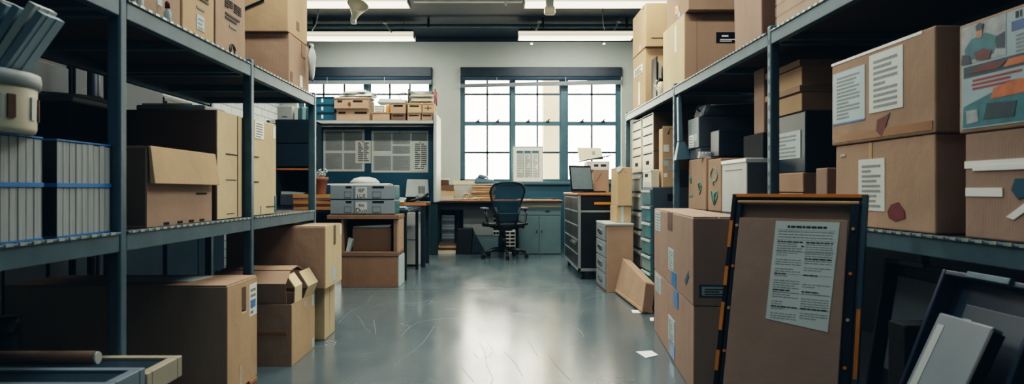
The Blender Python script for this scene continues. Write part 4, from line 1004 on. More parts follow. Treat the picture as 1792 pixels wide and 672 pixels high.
# seat pan (the chair faces +y)
mb = MB(); ring = []
def seatpt(u, v):
    x = (u-.5)*.50*(1-.10*(v-.5)); y = -.2+v*.45
    z = .465-.03*math.sin(PI*u)*(.6+.4*math.sin(PI*v))-.035*max(0,(v-.75)/.25)**2
    return Vector((x,y,z))
G = [[mb.bm.verts.new(seatpt(i/12,j/10)) for i in range(13)] for j in range(11)]
G2 = [[mb.bm.verts.new(seatpt(i/12,j/10)-Vector((0,0,.012))) for i in range(13)] for j in range(11)]
for Q, rev in ((G,False),(G2,True)):
    for j in range(10):
        for i in range(12):
            q = [Q[j][i],Q[j][i+1],Q[j+1][i+1],Q[j+1][i]]; f = mb.bm.faces.new(q[::-1] if rev else q); f.smooth = True
seat = mb.build('seat', MESH, r)
rim = [seatpt(i/12,0) for i in range(13)]+[seatpt(1,j/10) for j in range(1,11)]+[seatpt(1-i/12,1) for i in range(1,13)]+[seatpt(0,1-j/10) for j in range(1,10)]
MB().tube([p-Vector((0,0,.006)) for p in rim], .02, None, 8, True).build('seat_rim', BLACK, seat)
# backrest: broad shoulders, narrow waist
def halfw(t): 
    pts = ((0,.115),(.15,.125),(.35,.15),(.6,.195),(.8,.225),(.92,.215),(1,.165))
    for (a,x),(b,y) in zip(pts, pts[1:]):
        if t <= b: return x+(y-x)*(t-a)/(b-a)
    return pts[-1][1]
def backpt(s_, t):
    z = .42+.555*t; y = -.20-.13*t+.05*math.sin(PI*t)-.03*max(0,t-.8)
    hw = halfw(t); zz = z+(.02*(1-s_*s_) if t > .98 else 0)
    return Vector((hw*s_, y+.045*s_*s_, zz))
mb = MB()
G = [[mb.bm.verts.new(backpt(-1+i/8, j/20)) for i in range(17)] for j in range(21)]
for j in range(20):
    for i in range(16):
        f = mb.bm.faces.new([G[j][i],G[j][i+1],G[j+1][i+1],G[j+1][i]]); f.smooth = True
back = mb.build('backrest', MESH, r)
rim = [backpt(1,j/20) for j in range(21)]+[backpt(1-i/8,1) for i in range(1,17)]+[backpt(-1,1-j/20) for j in range(1,21)]+[backpt(-1+i/8,0) for i in range(1,16)]
MB().tube(rim, .0135, None, 8, True).build('back_rim', STEELD, back)
MB().tube([(-.10,-.20,.40),(-.13,-.26,.55),(-.16,-.255,.68)], .014, None, 8).tube([(.10,-.20,.40),(.13,-.26,.55),(.16,-.255,.68)], .014, None, 8).build('back_brace', BLACK, r)
MB().hexa([(-.115,-.275,.50),(.115,-.275,.50),(.115,-.255,.50),(-.115,-.255,.50),(-.135,-.29,.60),(.135,-.29,.60),(.135,-.27,.60),(-.135,-.27,.60)],None,.008).build('lumbar_pad', NAVY, r)
for sx_ in (-1,1):
    ar = MB().tube([(sx_*.12,-.14,.40),(sx_*.24,-.16,.44),(sx_*.265,-.15,.58),(sx_*.265,-.1,.635)], .017, None, 8).build('arm_post', BLACK, r)
    MB().box(*sorted((sx_*.225,sx_*.305)), -.16,.12,.64,.668,None,.012).build('arm_pad', GREYD, ar)
MB().tube([(.11,-.05,.40),(.24,-.06,.405)], .007).tube([(.23,-.06,.405),(.26,-.06,.405)], .016).build('tilt_knob', BLACK, r)
# ================================================================== right shelving
RX, RD = 1.236, .72
RY = (1.40, 3.12, 4.808, 6.60)
TR = 1.62
shelf_unit('shelving_unit', 'blue-grey steel shelving along the right of the aisle with the poster box and label boxes', RX, RD, RY, (.77, TR), TR+.005, -1, {(0,2)})
# ---- first bay, middle shelf: big kraft boxes
F = carton('big kraft box with one paper sheet and a maroon stain, on the right middle shelf', (1.262,1.86), (1.972,2.56), (ZM, 1.062), KR, 'big kraft boxes on the right middle shelf')
F.paper('-X', .285,.56,.20,.80, 9, 1, PAPER, ink=INKG)
F.shape('stain', '-X', [(.60,.13),(.66,.10),(.75,.14),(.745,.22),(.69,.31),(.62,.28),(.585,.2)], MAROON)
F.patch('tape', '-X', .395,.43,.80,.99, KRL, .0012); F.patch('small_mark', '-X', .07,.13,.86,.885, GREYL); F.patch('side_print', '-Y', .3,.6,.2,.9, GREYD, .0008)
F = carton('big kraft box with two paper sheets on its face, stacked on the single sheet box', (1.256,1.86), (1.965,2.575), (1.0635, 1.372), KR, 'big kraft boxes on the right middle shelf')
F.paper('-X', .02,.385,.26,.86, 12, 1, PAPERB, ink=INKG); F.patch('blue_edge', '-X', .02,.385,.245,.262, TAPEB)
F.paper('-X', .43,.745,.30,.93, 9, 1, PAPER, ink=INKG)
F.shape('stain', '-X', [(.50,.10),(.55,.03),(.585,.12),(.63,.27),(.58,.24),(.51,.22)], MAROON)
F.patch('top_tape', '-X', .0,.9,.965,.995, PAPERW, .0012); F.patch('bottom_tape', '-X', .02,.98,.03,.12, TAPE, .0012)
# nearest boxes: tape strips and poster
F = carton('kraft box with pale tape strips across it, nearest on the right middle shelf', (1.262,1.84), (1.43,1.850), (ZM, 1.050), KRP, 'big kraft boxes on the right middle shelf')
F.patch('tape_strip', '-X', .0,.55,.665,.735, PAPERW); F.patch('tape_strip', '-X', .08,.6,.64,.69, PAPERW, .0012, .0016); F.patch('tape_strip', '-X', .01,.33,.40,.48, PAPERW)
F.shape('tape_strip', '-X', [(.36,.22),(.42,.20),(.72,.46),(.67,.50)], PAPERW); F.shape('blue_shape', '-X', [(.40,.46),(.45,.38),(.60,.44),(.58,.56),(.43,.56)], NAVYB)
F = carton('kraft box carrying a printed picture poster, stacked on the taped box', (1.258,1.84), (1.428,1.868), (1.0515, 1.345), KR, 'big kraft boxes on the right middle shelf')
pb = F.patch('poster', '-X', .03,1.0,.035,.97, mat('poster_ground', (150,176,182), .4, 0, .12, 6), .0016)
def col(n, rgb): return mat('print_'+n, rgb, .45, 0, .25, 30)
TE, DT, FL, SH, GR, OR, RDD, LB = col('teal',(38,110,120)), col('dark_teal',(24,56,70)), col('skin',(176,130,106)), col('maroon',(96,40,44)), col('grey',(150,160,162)), col('orange',(190,104,60)), col('red',(170,84,84)), col('blue',(60,92,140))
for pts, m, off in (
    ([(.03,.62),(.40,.62),(.40,.97),(.03,.97)], GR, 0), ([(.07,.66),(.30,.66),(.33,.80),(.24,.86),(.12,.84),(.06,.76)], TE, .0006), ([(.17,.83),(.21,.83),(.22,.92),(.19,.94),(.16,.91)], FL, .0012), ([(.165,.90),(.215,.90),(.225,.945),(.19,.965),(.16,.945)], DT, .0018),
    ([(.16,.64),(.27,.62),(.29,.69),(.22,.73),(.15,.71)], SH, .0012), ([(.32,.70),(.39,.68),(.39,.82),(.33,.80)], DT, .0006), ([(.03,.63),(.12,.62),(.10,.70),(.04,.72)], DT, .0012),
    ([(.44,.80),(.98,.80),(.98,.88),(.44,.88)], LB, 0),
    ([(.05,.50),(.58,.50),(.58,.60),(.05,.60)], DT, 0), ([(.10,.535),(.34,.52),(.40,.57),(.22,.595)], SH, .0006), ([(.38,.52),(.55,.52),(.53,.58),(.42,.58)], OR, .0006),
    ([(.04,.05),(.74,.05),(.74,.28),(.30,.33),(.05,.24)], TE, 0), ([(.22,.10),(.46,.09),(.48,.22),(.25,.24)], DT, .0006), ([(.28,.27),(.62,.28),(.64,.36),(.50,.40),(.30,.36)], OR, .0006), ([(.54,.10),(.70,.12),(.72,.24),(.58,.26)], LB, .0006), ([(.08,.08),(.18,.09),(.17,.2),(.07,.2)], GR, .0006), ([(.64,.28),(.78,.3),(.76,.48),(.66,.46)], GR, .0006), ([(.8,.06),(.98,.06),(.98,.4),(.82,.42)], FL, .0006)):
    F.shape('picture_print', '-X', pts, m, .0017+off, .0005, pb)
F.lines('-X', .10,.55,.38,.49, 3, 1, RED, .0017, pb); F.lines('-X', .44,.98,.62,.78, 5, 1, INKG, .0017, pb); F.lines('-X', .62,.98,.44,.60, 4, 1, INK, .0017, pb)
mb = MB(); u = .47
for wd in (.02,.012,0,.03,.03,.03,.022,.03,.03,.022,.03):
    if wd: F.rect(mb, '-X', u, u+wd, .90, .955, INK, .0008, .0017)
    u += wd+.012
mb.build('headline_print', None, pb)
# ---- first bay far half / seen past the post
def tray(label, z0, z1):
    r = thing('cardboard_tray', label, 'tray', (1.60, 3.375, z0), 0, 'lidded kraft trays past the front post'); w, d, h = .19, .20, z1-z0
    MB().box(-w,w,-d,d,0,h-.03,None,.003).build('tray_body', KRL, r)
    MB().box(-w-.012,w+.006,-d-.006,d+.006,h-.0295,h,None,.003).build('lid', KR, r)
    F = Faces(r, 2*w, 2*d, h); F.patch('lid_gap', '-X', .01,.99,.72,.76, HOLE, .001); return r
tray('lidded kraft tray on the navy label box, lower of two past the front post', 1.2665, 1.385)
tray('lidded kraft tray with thick lid, upper of two past the front post', 1.3855, 1.505)
F = carton('navy box with a striped pale label, under the lidded kraft trays', (1.42,1.78), (3.16,3.56), (.981, 1.266), NAVY, None, name='storage_box', rz=0)
F.paper('-X', .08,.88,.24,.70, 6, 1, PAPERB, ink=INKG)
F = carton('kraft tray with dark seam under the navy label box, upper of two', (1.41,1.76), (3.16,3.52), (.873, .9805), KR, 'flat kraft trays on the right middle shelf', name='cardboard_tray', cat='tray'); F.patch('seam', '-X', .0,1,.12,.16, HOLE, .0008)
F = carton('kraft tray on the shelf board under the navy label box, lower of two', (1.40,1.76), (3.16,3.54), (ZM, .8725), KRL, 'flat kraft trays on the right middle shelf', name='cardboard_tray', cat='tray'); F.patch('seam', '-X', .0,1,.70,.74, HOLE, .0008)
F = carton('small brown carton next to the big stained box', (1.345,1.41), (2.80,2.90), (ZM, .99), KRP, None)
F.patch('fold', '-X', .1,.9,.40,.42, KRD)
# brown slab beside the post
o = carton('narrow brown board carton half hidden behind the front post', (1.40,1.43), (3.60,3.74), (1.20,1.545), KRP, None)
o = carton('black carton carrying the narrow brown board carton', (1.385,1.75), (3.575,3.86), (1.068,1.199), KRB, None, name='storage_box')
# ---- middle bay
F = carton('pale grey storage bin with a faint line, beside the balloon doodle box', (1.30,1.74), (3.575,3.97), (ZM, 1.067), GREYL, 'row on the middle bay shelf', name='storage_bin', cat='bin')
F.lines('-X', .08,.9,.80,.82,1,1,GREY); F.patch('rim', '-X', 0,1,.93,.99, WHITE, .004); F.patch('end_panel_or_shading', '-Y', .01,.99,.02,.92, GREYD, .002)  # dark sheet on the near side: shade put into the colour
def doodle(label, yr, marks, h=1.095):
    F = carton(label, (1.305,1.72), yr, (ZM, h), KR, 'row on the middle bay shelf')
    for cu in marks: F.stroke('marker_drawing', '-X', cu, .0038, DOODLE)
    return F
loop = [(.5+.26*math.sin(t)*(1-.2*math.cos(t)), .70+.13*math.cos(t)) for t in [k*.45 for k in range(14)]]
F = doodle('kraft box with green balloon and leaf doodles, beside the pale grey bin', (4.00,4.245), [[loop, [(.46,.57),(.40,.52),(.5,.5)]], [[(.5,.12),(.3,.3),(.32,.4),(.47,.34),(.5,.18),(.62,.36),(.76,.38),(.74,.26),(.5,.12)], [(.42,.27),(.55,.33)]]], 1.085)
F = doodle('kraft box with a small green scribble, left of the balloon doodle box', (4.29,4.68), [[[(.66,.38),(.60,.50),(.72,.54),(.78,.46),(.72,.36),(.66,.30)], [(.66,.44),(.74,.48)]], [[(.12,.6),(.2,.66),(.16,.52)]]], 1.10)
F.lines('-X', .04,.3,.25,.30,1,1,DOODLE)
F = carton('long dark grey machine box with a white sticker on its end, above the doodle boxes', (1.30,1.90), (4.42,4.66), (1.174, 1.372), GREYD, None, name='storage_box')
F.patch('end_panel_or_shading', '-X', .005,.995,.01,.99, GREY, .002); F.paper('-X', .12,.55,.05,.45, 4, 1, PAPERW, off=.002); F.patch('sticker', '-X', .62,.86,.22,.46, PAPERB, .0016,.002)  # lighter grey over the aisle end is painted light
o = carton('flat grey slab carrying the long dark machine box over the doodle boxes', (1.31,1.85), (4.42,4.66), (1.1015, 1.1735), GREYD, None, name='storage_box')
F = carton('black flip front bin in front of the dark machine box', (1.335,1.90), (4.13,4.29), (1.1015, 1.262), NAVY, None, name='storage_bin', cat='bin'); F.patch('flap', '-Y', .03,.97,.05,.9, NAVY, .006)
r = thing('cable_comb', 'white toothed cable comb sticking out below the dark machine box', 'comb', (1.37, 4.36, 1.1015), .0); mb = MB()
mb.box(-.09,.10,-.02,.02,0,.012)
for k in range(9): mb.box(-.085+k*.021,-.075+k*.021,-.02,.02,.012,.04)
mb.build('comb_strip', GREYL, r)
r = thing('soft_bag', 'soft grey zipped bag lying on the long machine box under the top shelf', 'bag', (1.60, 4.54, 1.3725))
MB().hexa([(-.28,-.115,0),(.28,-.115,0),(.28,.115,0),(-.28,.115,0),(-.25,-.10,.085),(.27,-.10,.11),(.27,.10,.11),(-.25,.10,.095)],None,.03).build('bag_body', GREYD, r)
MB().tube([(-.22,-.104,.075),(0,-.108,.085),(.22,-.106,.092)], .004).build('zip_edge', GREYL, r)
MB().tube([(-.262,-.02,.04),(-.285,-.03,.06),(-.27,-.05,.085)], .006).build('strap', BLACK, r)

# grey flap lamp hanging at the post
r = thing('flared_holder', 'blue-grey flared holder hanging beside the second right post', 'holder', (1.275, 4.725, 1.10))
MB().hexa([(-.03,-.03,.13),(.0,-.03,.13),(.0,.02,.13),(-.03,.02,.13),(-.035,-.03,.44),(-.012,-.03,.44),(-.012,.02,.44),(-.035,.02,.44)],None,.004).build('arm', STEEL, r)
MB().hexa([(-.055,-.05,0),(.06,-.05,.01),(.06,.02,.01),(-.055,.02,0),(-.03,-.03,.13),(.012,-.03,.13),(.012,.02,.13),(-.03,.02,.13)],None,.004).build('flared_cup', STEEL, r)
MB().tube([(-.02,0,.44),(-.018,0,.457)], .006).build('hook', GALV, r)

# ---- far bay: drawer towers
F = carton('tall narrow tower of clear drawers behind the brown cabinet, under cream magazine boxes', (1.285,1.70), (6.07,6.52), (0, 1.058), GREYD, 'drawer towers in the far right bay', name='drawer_tower', cat='drawers')
for k in range(6):
    q = F.patch('drawer', '-X', .06,.94,.04+k*.16,.04+k*.16+.14, GREYL, .012); F.patch('drawer_lip', '-X', .06,.94,.145+k*.16,.165+k*.16, WHITE, .006, .012, parent=q)
F = carton('tower of teal clear drawers with a dark side, past the second right post', (1.19,1.60), (5.25,5.60), (0, .918), GREYD, 'drawer towers in the far right bay', name='drawer_tower', cat='drawers')
for k in range(7):
    q = F.patch('drawer', '-X', .05,.95,.015+k*.14,.015+k*.14+.125, TEAL, .012); F.patch('drawer_lip', '-X', .05,.95,.118+k*.14,.137+k*.14, PAPERB, .008, .012, parent=q)
F.patch('handle_hole', '-Y', .28,.50,.885,.945, HOLE)
F = carton('grey low drawer tower behind the teal drawers carrying the cream boxes', (1.285,1.70), (5.625,6.05), (0,1.058), GREYD, 'drawer towers in the far right bay', name='drawer_tower', cat='drawers')
F.patch('drawer', '-X', .05,.95,.05,.95, GREYL, .006)
F = carton('cream box with a round handle hole on the teal drawer tower', (1.19,1.255), (5.30,5.60), (.9185, 1.056), CREAM, None, name='file_box'); F.patch('handle_hole', '-X', .28,.6,.60,.78, HOLE); F.patch('lid_edge','-X',0,1,.9,.99, WHITE, .004); F.patch('label','-X',.2,.8,.1,.3,PAPERB)
F = carton('slim kraft carton with white tape labels standing on the teal drawer tower', (1.268,1.360), (5.26,5.38), (.9185, 1.372), KRL, None)
F.patch('label','-Y',.1,.55,.60,.72,PAPERW); F.patch('label','-Y',.3,.9,.47,.50,GREYL); F.patch('label','-Y',.1,.5,.36,.45,PAPERB); F.patch('label','-Y',.45,.9,.28,.36,GREYL); F.patch('label','-Y',.1,.4,.17,.24,PAPERW); F.shape('notch','-Y',[(.4,.9),(.55,.9),(.62,1.0),(.5,.94)],WOODD)
MB().box(-.046,.046,-.061,-.059,.455,.47).build('top_fold', KRC, F.root)
for c in range(2):
    y0, y1 = ((6.085,6.51),(5.63,6.05))[c]
    for k in range(3):
        z0 = 1.0585+k*.16
        F = carton('cream magazine box with dark slots, %s of the %s column in the far right bay' % (('bottom','middle','top')[k], ('far','near')[c]), (1.285,1.72), (y0,y1), (z0, z0+.159), KRD, 'cream magazine boxes in two columns', name='magazine_box')
        F.patch('front_panel', '-X', .005,.995,.004,.996, CREAM, .004)
        F.patch('slot', '-X', .10,.92,.88,.95, HOLE, .0016, .004); 
        if k == 0: F.patch('handle_hole', '-X', .36,.64,.34,.54, HOLE, .0016, .004)
        else: F.patch('slot', '-X', .10,.92,.36,.42, HOLE, .0016, .004)

# ---- right top shelf
ZR = TR+.0015
F = carton('kraft box standing on end at the far end of the right top shelf', (1.30,1.52), (6.02,6.56), (ZR, 2.148), KRL, 'boxes on the right top shelf'); F.patch('label', '-X', .10,.80,.64,.78, PAPERW); F.lines('-X', .14,.76,.66,.76,3,1,INK,.0018); F.patch('label_strip','-X',.45,.60,.1,.5,CREAM)
F = carton('kraft box on the upright box at the far end of the right top shelf', (1.295,1.56), (5.98,6.55), (2.149, 2.53), KRL, 'boxes on the right top shelf'); F.patch('tape','-X',.8,.86,.90,1.0,WOODD); F.patch('tape','-X',.55,.62,.02,.16,CREAM); F.lines('-Y',.15,.75,.19,.22,1,1,INK); F.patch('slit','-Y',.85,.9,.62,.72,INK)
F = carton('large kraft box with a black sticker on its front, on the right top shelf', (1.285,1.665), (4.70,5.30), (ZR, 2.112), KR, 'boxes on the right top shelf'); 
F.patch('end_panel_or_shading','-X',.003,.997,.003,.997, KRC, .002); F.patch('perforation','-X',.58,.66,.55,.93,PAPERW,.001,.002)  # cream sheet imitates light on the aisle-facing side
q = F.patch('black_sticker','-Y',.57,.95,.58,.73,BLACK); F.lines('-Y',.66,.80,.665,.71,1,1,PAPERW,.0017,q); F.lines('-Y',.62,.93,.60,.645,2,1,PAPERW,.0017,q)
F.patch('fold_line','-Y',.22,.225,.0,1,KRD,.0008)
F = carton('plain brown box with a coloured sticker, on the black sticker box', (1.29,1.78), (4.62,5.22), (2.113, 2.50), KR, 'boxes on the right top shelf'); F.patch('sticker','-X',.42,.60,.12,.24,ORANGE); F.patch('sticker','-X',.54,.66,.02,.12,TAPEB); F.patch('sticker','-X',.44,.52,.24,.28,PAPERW)
r = thing('lidded_box', 'tall kraft box with a deep fitted lid on the right top shelf', 'box', (1.46, 3.585, ZR), 0, 'boxes on the right top shelf')
MB().hexa([(-.15,-.19,0),(.15,-.19,0),(.15,.19,0),(-.15,.19,0),(-.158,-.195,.46),(.158,-.195,.46),(.158,.195,.46),(-.158,.195,.46)],None,.005).build('body', KRP, r)
MB().box(-.166,.166,-.205,.205,.36,.475,None,.006).build('lid', KR, r)
F = carton('film wrapped brown box with glare, near end of the right top shelf', (1.29,1.72), (2.66,3.17), (ZR, 2.05), KR, 'boxes on the right top shelf')
FILM = glassy('stretch_film', (220,214,204), .22, .12)
mb = MB()
for k in range(7):
    z0 = .02+k*.055; F.rect(mb, '-X', -.005, 1.005, z0/.43, (z0+.046)/.43, FILM, .0022+.0008*(k%2)); F.rect(mb, '-Y', -.005, 1.005, z0/.43, (z0+.046)/.43, FILM, .0022+.0008*(k%2))
mb.build('stretch_wrap', None, F.root)
# things between the boxes on the top shelf
r = thing('file_sorter', 'dark sorter of upright folders beside the upright end box on the right top shelf', 'sorter', (1.46, 5.86, ZR))
mb = MB(); mb.box(-.12,.12,-.09,.09,0,.012); mb.box(-.12,-.11,-.09,.09,.012,.40).box(.11,.12,-.09,.09,.012,.4); mb.build('rack', BLACK, r)
for k in range(5): MB().box(-.10+k*.042,-.075+k*.042,-.08,.08,.0125,.36-.03*(k%3),None,.002).build('folder', (CREAM,GREYL,BLACK,CREAM,GREY)[k], r)
r = thing('toy_windmill', 'small wire toy windmill shape standing at the edge of the right top shelf', 'ornament', (1.292, 5.56, ZR))
MB().lathe((0,0,0), [(.035,0),(.035,.008),(.006,.014),(.006,.12),(.003,.125)], None, 14).build('stand', BLACK, r)
for k in range(6):
    a = k*PI/3; MB().tube([(0,0,.12),(0,.045*math.cos(a),.12+.045*math.sin(a)),(0,.05*math.cos(a+.35),.12+.05*math.sin(a+.35))], .005, None, 6).build('blade', CREAM, r)
r = thing('glass_jar', 'pale jar with a dark lid by the black sticker box on the right top shelf', 'jar', (1.30, 5.40, ZR))
MB().lathe((0,0,0), [(.032,0),(.036,.006),(.036,.11),(.026,.13)], None, 18).build('jar_body', CREAM, r); MB().lathe((0,0,.13), [(.03,0),(.03,.03),(.02,.034)], None, 18).build('lid', BLACK, r)

# ================================================================== floor level, right of the aisle
# two long cartons stacked, in front of the right shelving
rz_ = -math.atan2(.151, 1.4); w_, len_ = .22, 1.408
cxm, cym = .9325+.5*w_*math.cos(rz_), 3.70+.5*w_*math.sin(rz_)
def longbox(label, z0, z1, top):
    F = carton(label, (cxm-w_/2,cxm+w_/2), (cym-len_/2,cym+len_/2), (z0,z1), KRP, 'long stacked cartons right of the aisle', rz=rz_, top=top); return F
F = longbox('long brown carton on the floor right of the aisle, lower of the stacked two', 0, .389, False)
F.paper('-X', .05,.24,.70,.97, 6,1,PAPERB); F.paper('-X', .46,.62,.22,.56, 7,1,PAPERB); F.patch('tape','-X',.50,.62,.04,.24,TAPEB); F.patch('tape','-X',.60,.70,.78,.99,TAPEB)
F = longbox('long brown carton with a tape slit, upper of the stacked two by the aisle', .3905, .782, True)
F.paper('-X', .05,.22,.66,.97,6,1,PAPERB); F.paper('-X', .46,.60,.20,.50,7,1,PAPERB); F.patch('tape','-X',.55,.66,.02,.21,TAPEB)
F.patch('tape','-X',.44,.56,.74,.99,WOODD); F.shape('blue_mark','-X',[(.84,.20),(.88,.18),(.93,.30),(.92,.36)],NAVYB)
q = F.patch('shipping_label','-Y',.12,.72,.10,.24,NAVYB); F.patch('label_card','-Y',.17,.66,.12,.22,GREYL,.0008,.0017,parent=q); F.lines('-Y',.2,.62,.13,.21,3,1,INK,.0025,q)
# leaning carton
r = thing('leaning_carton', 'flat kraft carton tipped on its edge in front of the drawer towers', 'box', (1.035, 5.46, 0.012), .0, None, rot=(0, .22, .02))
MB().hexa([(0,-.5,0),(.075,-.5,0),(.075,.52,0),(0,.52,0),(0,-.42,.215),(.075,-.42,.215),(.075,.50,.30),(0,.50,.30)],None,.005).build('body', KR, r)
MB().hexa([(.004,-.505,.012),(.071,-.505,.012),(.071,-.5,.012),(.004,-.5,.012),(.004,-.43,.205),(.071,-.43,.205),(.071,-.425,.205),(.004,-.425,.205)],None).build('end_flap', KRD, r)
MB().slab((-.0015,-.49,.02),(0,.99,0),(0,.002,.006),(.003,0,0)).build('fold_edge', EDGE, r)
# brown cabinet with grey drawers
r = thing('drawer_cabinet', 'brown cabinet with four grey drawers standing beside the black tool chest', 'cabinet', (1.075, 6.29, 0))
w, d, h = .115, .30, .605
MB().box(-w,w,-d,d,0,h-.02,None,.004).build('carcass', KR, r); MB().box(-w-.01,w+.004,-d-.008,d+.008,h-.0195,h,None,.004).build('top', GREYL, r)
F = Faces(r, 2*w, 2*d, h)
for k in range(4):
    z0 = .03+k*.237; q = F.rect(MB(), '-X', .05,.95,z0,z0+.222, GREY, .012, 0, 0, .004).build('drawer', GREY, r)
    hh = MB(); F.rect(hh,'-X',.32,.66,z0+.10,z0+.15,CHROME,.012,.012,0,.003); F.rect(hh,'-X',.34,.64,z0+.075,z0+.10,HOLE,.003,.012); hh.build('handle', None, q)
F = carton('flat light carton lying on the brown drawer cabinet', (1.07,1.20), (6.14,6.50), (.6055,.755), KRL, None); F.patch('tape','-Y',.30,.48,0,1,PAPERB)
F = carton('upright light carton with a torn white corner on the flat carton', (1.075,1.205), (6.12,6.48), (.7555,1.10), KRL, None)
F.shape('torn_paper','-Y',[(-.08,.90),(.10,.88),(.40,1.01),(.12,1.03),(-.04,1.0)],PAPERW,.002,.004); F.patch('mark','-Y',.45,.6,.86,.89,INKG)

# black tool chest on castors
r = thing('tool_chest', 'black drawer chest with aluminium edges and a wood top, on castors', 'chest', (1.0, 7.55, 0))
w, d = .19, .70
MB().box(-w+.012,w-.012,-d+.012,d-.012,.09,.835).build('carcass', BLACK, r)
for sx_ in (-1,1):
    for sy_ in (-1,1): MB().box(*sorted((sx_*(w-.03),sx_*w)),*sorted((sy_*(d-.03),sy_*d)),.085,.84,None,.006).build('corner_post', ALU, r)
mb = MB(); mb.box(-w,w,-d,-d+.02,.085,.115).box(-w,w,d-.02,d,.085,.115).box(-w,-w+.02,-d,d,.085,.11).box(w-.02,w,-d,d,.085,.11); mb.build('bottom_rail', ALU, r)
MB().box(-w-.012,w+.012,-d-.012,d+.012,.8405,.87,None,.008).build('wood_top', WOOD, r)
F = Faces(r, 2*w, 2*d, .84)
for c in range(2):
    for k in range(5):
        u0, u1 = ((.03,.49),(.51,.97))[c]; v0 = .145+k*.17
        q = F.rect(MB(),'-X',u0,u1,v0,v0+.158,BLACK,.010,-.012,0,.003).build('drawer', BLACK, r)
        F.patch('drawer_edge','-X',u0+.01,u1-.01,v0+.145,v0+.158,ALU,.006,-.002,parent=q)
        if c == 1 and k == 1: F.patch('handle','-X',u0+.08,u1-.08,v0+.09,v0+.115,CHROME,.02,-.002,parent=q)
q = F.rect(MB(),'-Y',.08,.92,.83,.985,BLACK,.010,-.012,0,.003).build('front_drawer', BLACK, r); F.patch('handle','-Y',.42,.90,.895,.925,ORANGE,.014,-.002,parent=q)
F.rect(MB(),'-Y',.08,.92,.145,.80,BLACK,.008,-.012,0,.003).build('front_panel', BLACK, r); F.patch('rail','-Y',.0,1,.802,.825,ALU,.002)
for sx_ in (-1,1):
    for sy_ in (-1,1):
        mb = MB(); x, y = sx_*(w-.05), sy_*(d-.07)
        mb.tube([(x-.016,y,.038),(x+.016,y,.038)], .0375, None, 16); mb.box(x-.024,x+.024,y-.02,y+.02,.06,.0845); mb.build('caster', BLACK, r)
# laptop etc on the chest
ZC = .8705
r = thing('laptop', 'open black laptop with a pale screen on the tool chest', 'laptop', (.95, 7.12, ZC), .55)
MB().box(-.15,.15,-.10,.10,0,.016,None,.005).build('keyboard_base', BLACK, r)
sc = MB().hexa([(-.15,.095,.012),(.15,.095,.012),(.15,.105,.012),(-.15,.105,.012),(-.14,.15,.285),(.15,.15,.285),(.15,.162,.285),(-.14,.162,.285)],None,.004).build('screen_lid', BLACK, r)
SCR = mat('screen_reflecting', (140,158,164), .12, .2, .2, 3)
MB().hexa([(-.133,.0935,.035),(.135,.0935,.035),(.135,.1,.035),(-.133,.1,.035),(-.125,.142,.265),(.137,.142,.265),(.137,.15,.265),(-.125,.15,.265)]).build('display', SCR, sc)
F = carton('plain kraft carton behind the laptop on the tool chest', (1.03,1.20), (7.35,7.70), (ZC,1.115), KR, None); F.shape('fold_mark','-Y',[(.2,.5),(.5,.85),(.52,.83),(.22,.48)],KRD)
r = thing('open_file_box', 'white open file box with its lid tilted up, on the carton behind the laptop', 'box', (1.09, 7.52, 1.1155))
w, d, h = .12, .14, .09
mb = MB(); mb.box(-w,w,-d,d,0,.004).box(-w,-w+.004,-d,d,.004,h).box(w-.004,w,-d,d,.004,h).box(-w,w,-d,-d+.004,.004,h).box(-w,w,d-.004,d,.004,h); mb.build('body', WHITE, r)
MB().hexa([(-.20,-.10,.10),(.06,-.10,.115),(.06,-.085,.115),(-.20,-.085,.10),(-.215,-.04,.245),(.04,-.04,.24),(.04,-.028,.24),(-.215,-.028,.245)],None,.002).build('lid', CREAM, r)
MB().hexa([(-.06,-.0755,.168),(-.025,-.0755,.168),(-.025,-.07,.168),(-.06,-.07,.168),(-.06,-.056,.205),(-.025,-.056,.205),(-.025,-.05,.205),(-.06,-.05,.205)]).build('lid_mark', INKG, r)
MB().hexa([(-.20,-.155,.085),(.14,-.155,.15),(.14,.05,.15),(-.2,.05,.085),(-.20,-.155,.095),(.14,-.155,.16),(.14,.05,.16),(-.2,.05,.095)],None,.003).build('clip_tray', GREYD, r)
F = Faces(r, 2*w, 2*d, h); F.patch('label','-Y',.2,.9,.2,.75,PAPERW); F.patch('mark','-Y',.3,.5,.35,.65,INK,.0006,.0017); F.patch('mark','-Y',.6,.85,.35,.65,INK,.0006,.0017)

# ================================================================== leaning frame with the paper covered board
aw = math.atan2(.25,.325); lean = math.radians(17)
U = Vector((math.cos(aw),-math.sin(aw),0)); B_ = Vector((math.sin(aw),math.cos(aw),0))      # along the face, away from the viewer
V = (B_*math.sin(lean)+Vector((0,0,1))*math.cos(lean)).normalized(); Nn = U.cross(V)         # face normal (toward the aisle)
topL = Vector((.813,2.35,.881)); Lh = .881/math.cos(lean); Wd = .41
O = topL-V*Lh; O.z = 0
M = Matrix((( U.x,V.x,Nn.x,O.x),(U.y,V.y,Nn.y,O.y),(U.z,V.z,Nn.z,O.z),(0,0,0,1)))
def leaning(name, label, cat):
    r = thing(name, label, cat); r.matrix_world = M; return r
r = leaning('framed_display', 'black and orange edged metal frame leaning beside the stacked long cartons', 'frame')
zo = .012
fr = lambda x0,x1,y0,y1,z0,z1,m,n,b=.002,par=None: MB().box(x0,x1,y0,y1,z0,z1,None,b).build(n, m, par or r)
Lm = Lh-.003
sl = fr(0,.014,.01,Lm,-.01,.02,BLACK,'side_rail'); sr = fr(Wd-.014,Wd,.01,Lm,-.01,.02,STEEL,'side_rail'); tr = fr(.0145,Wd-.0145,Lm-.014,Lm,-.01,.02,BLACK,'top_rail')
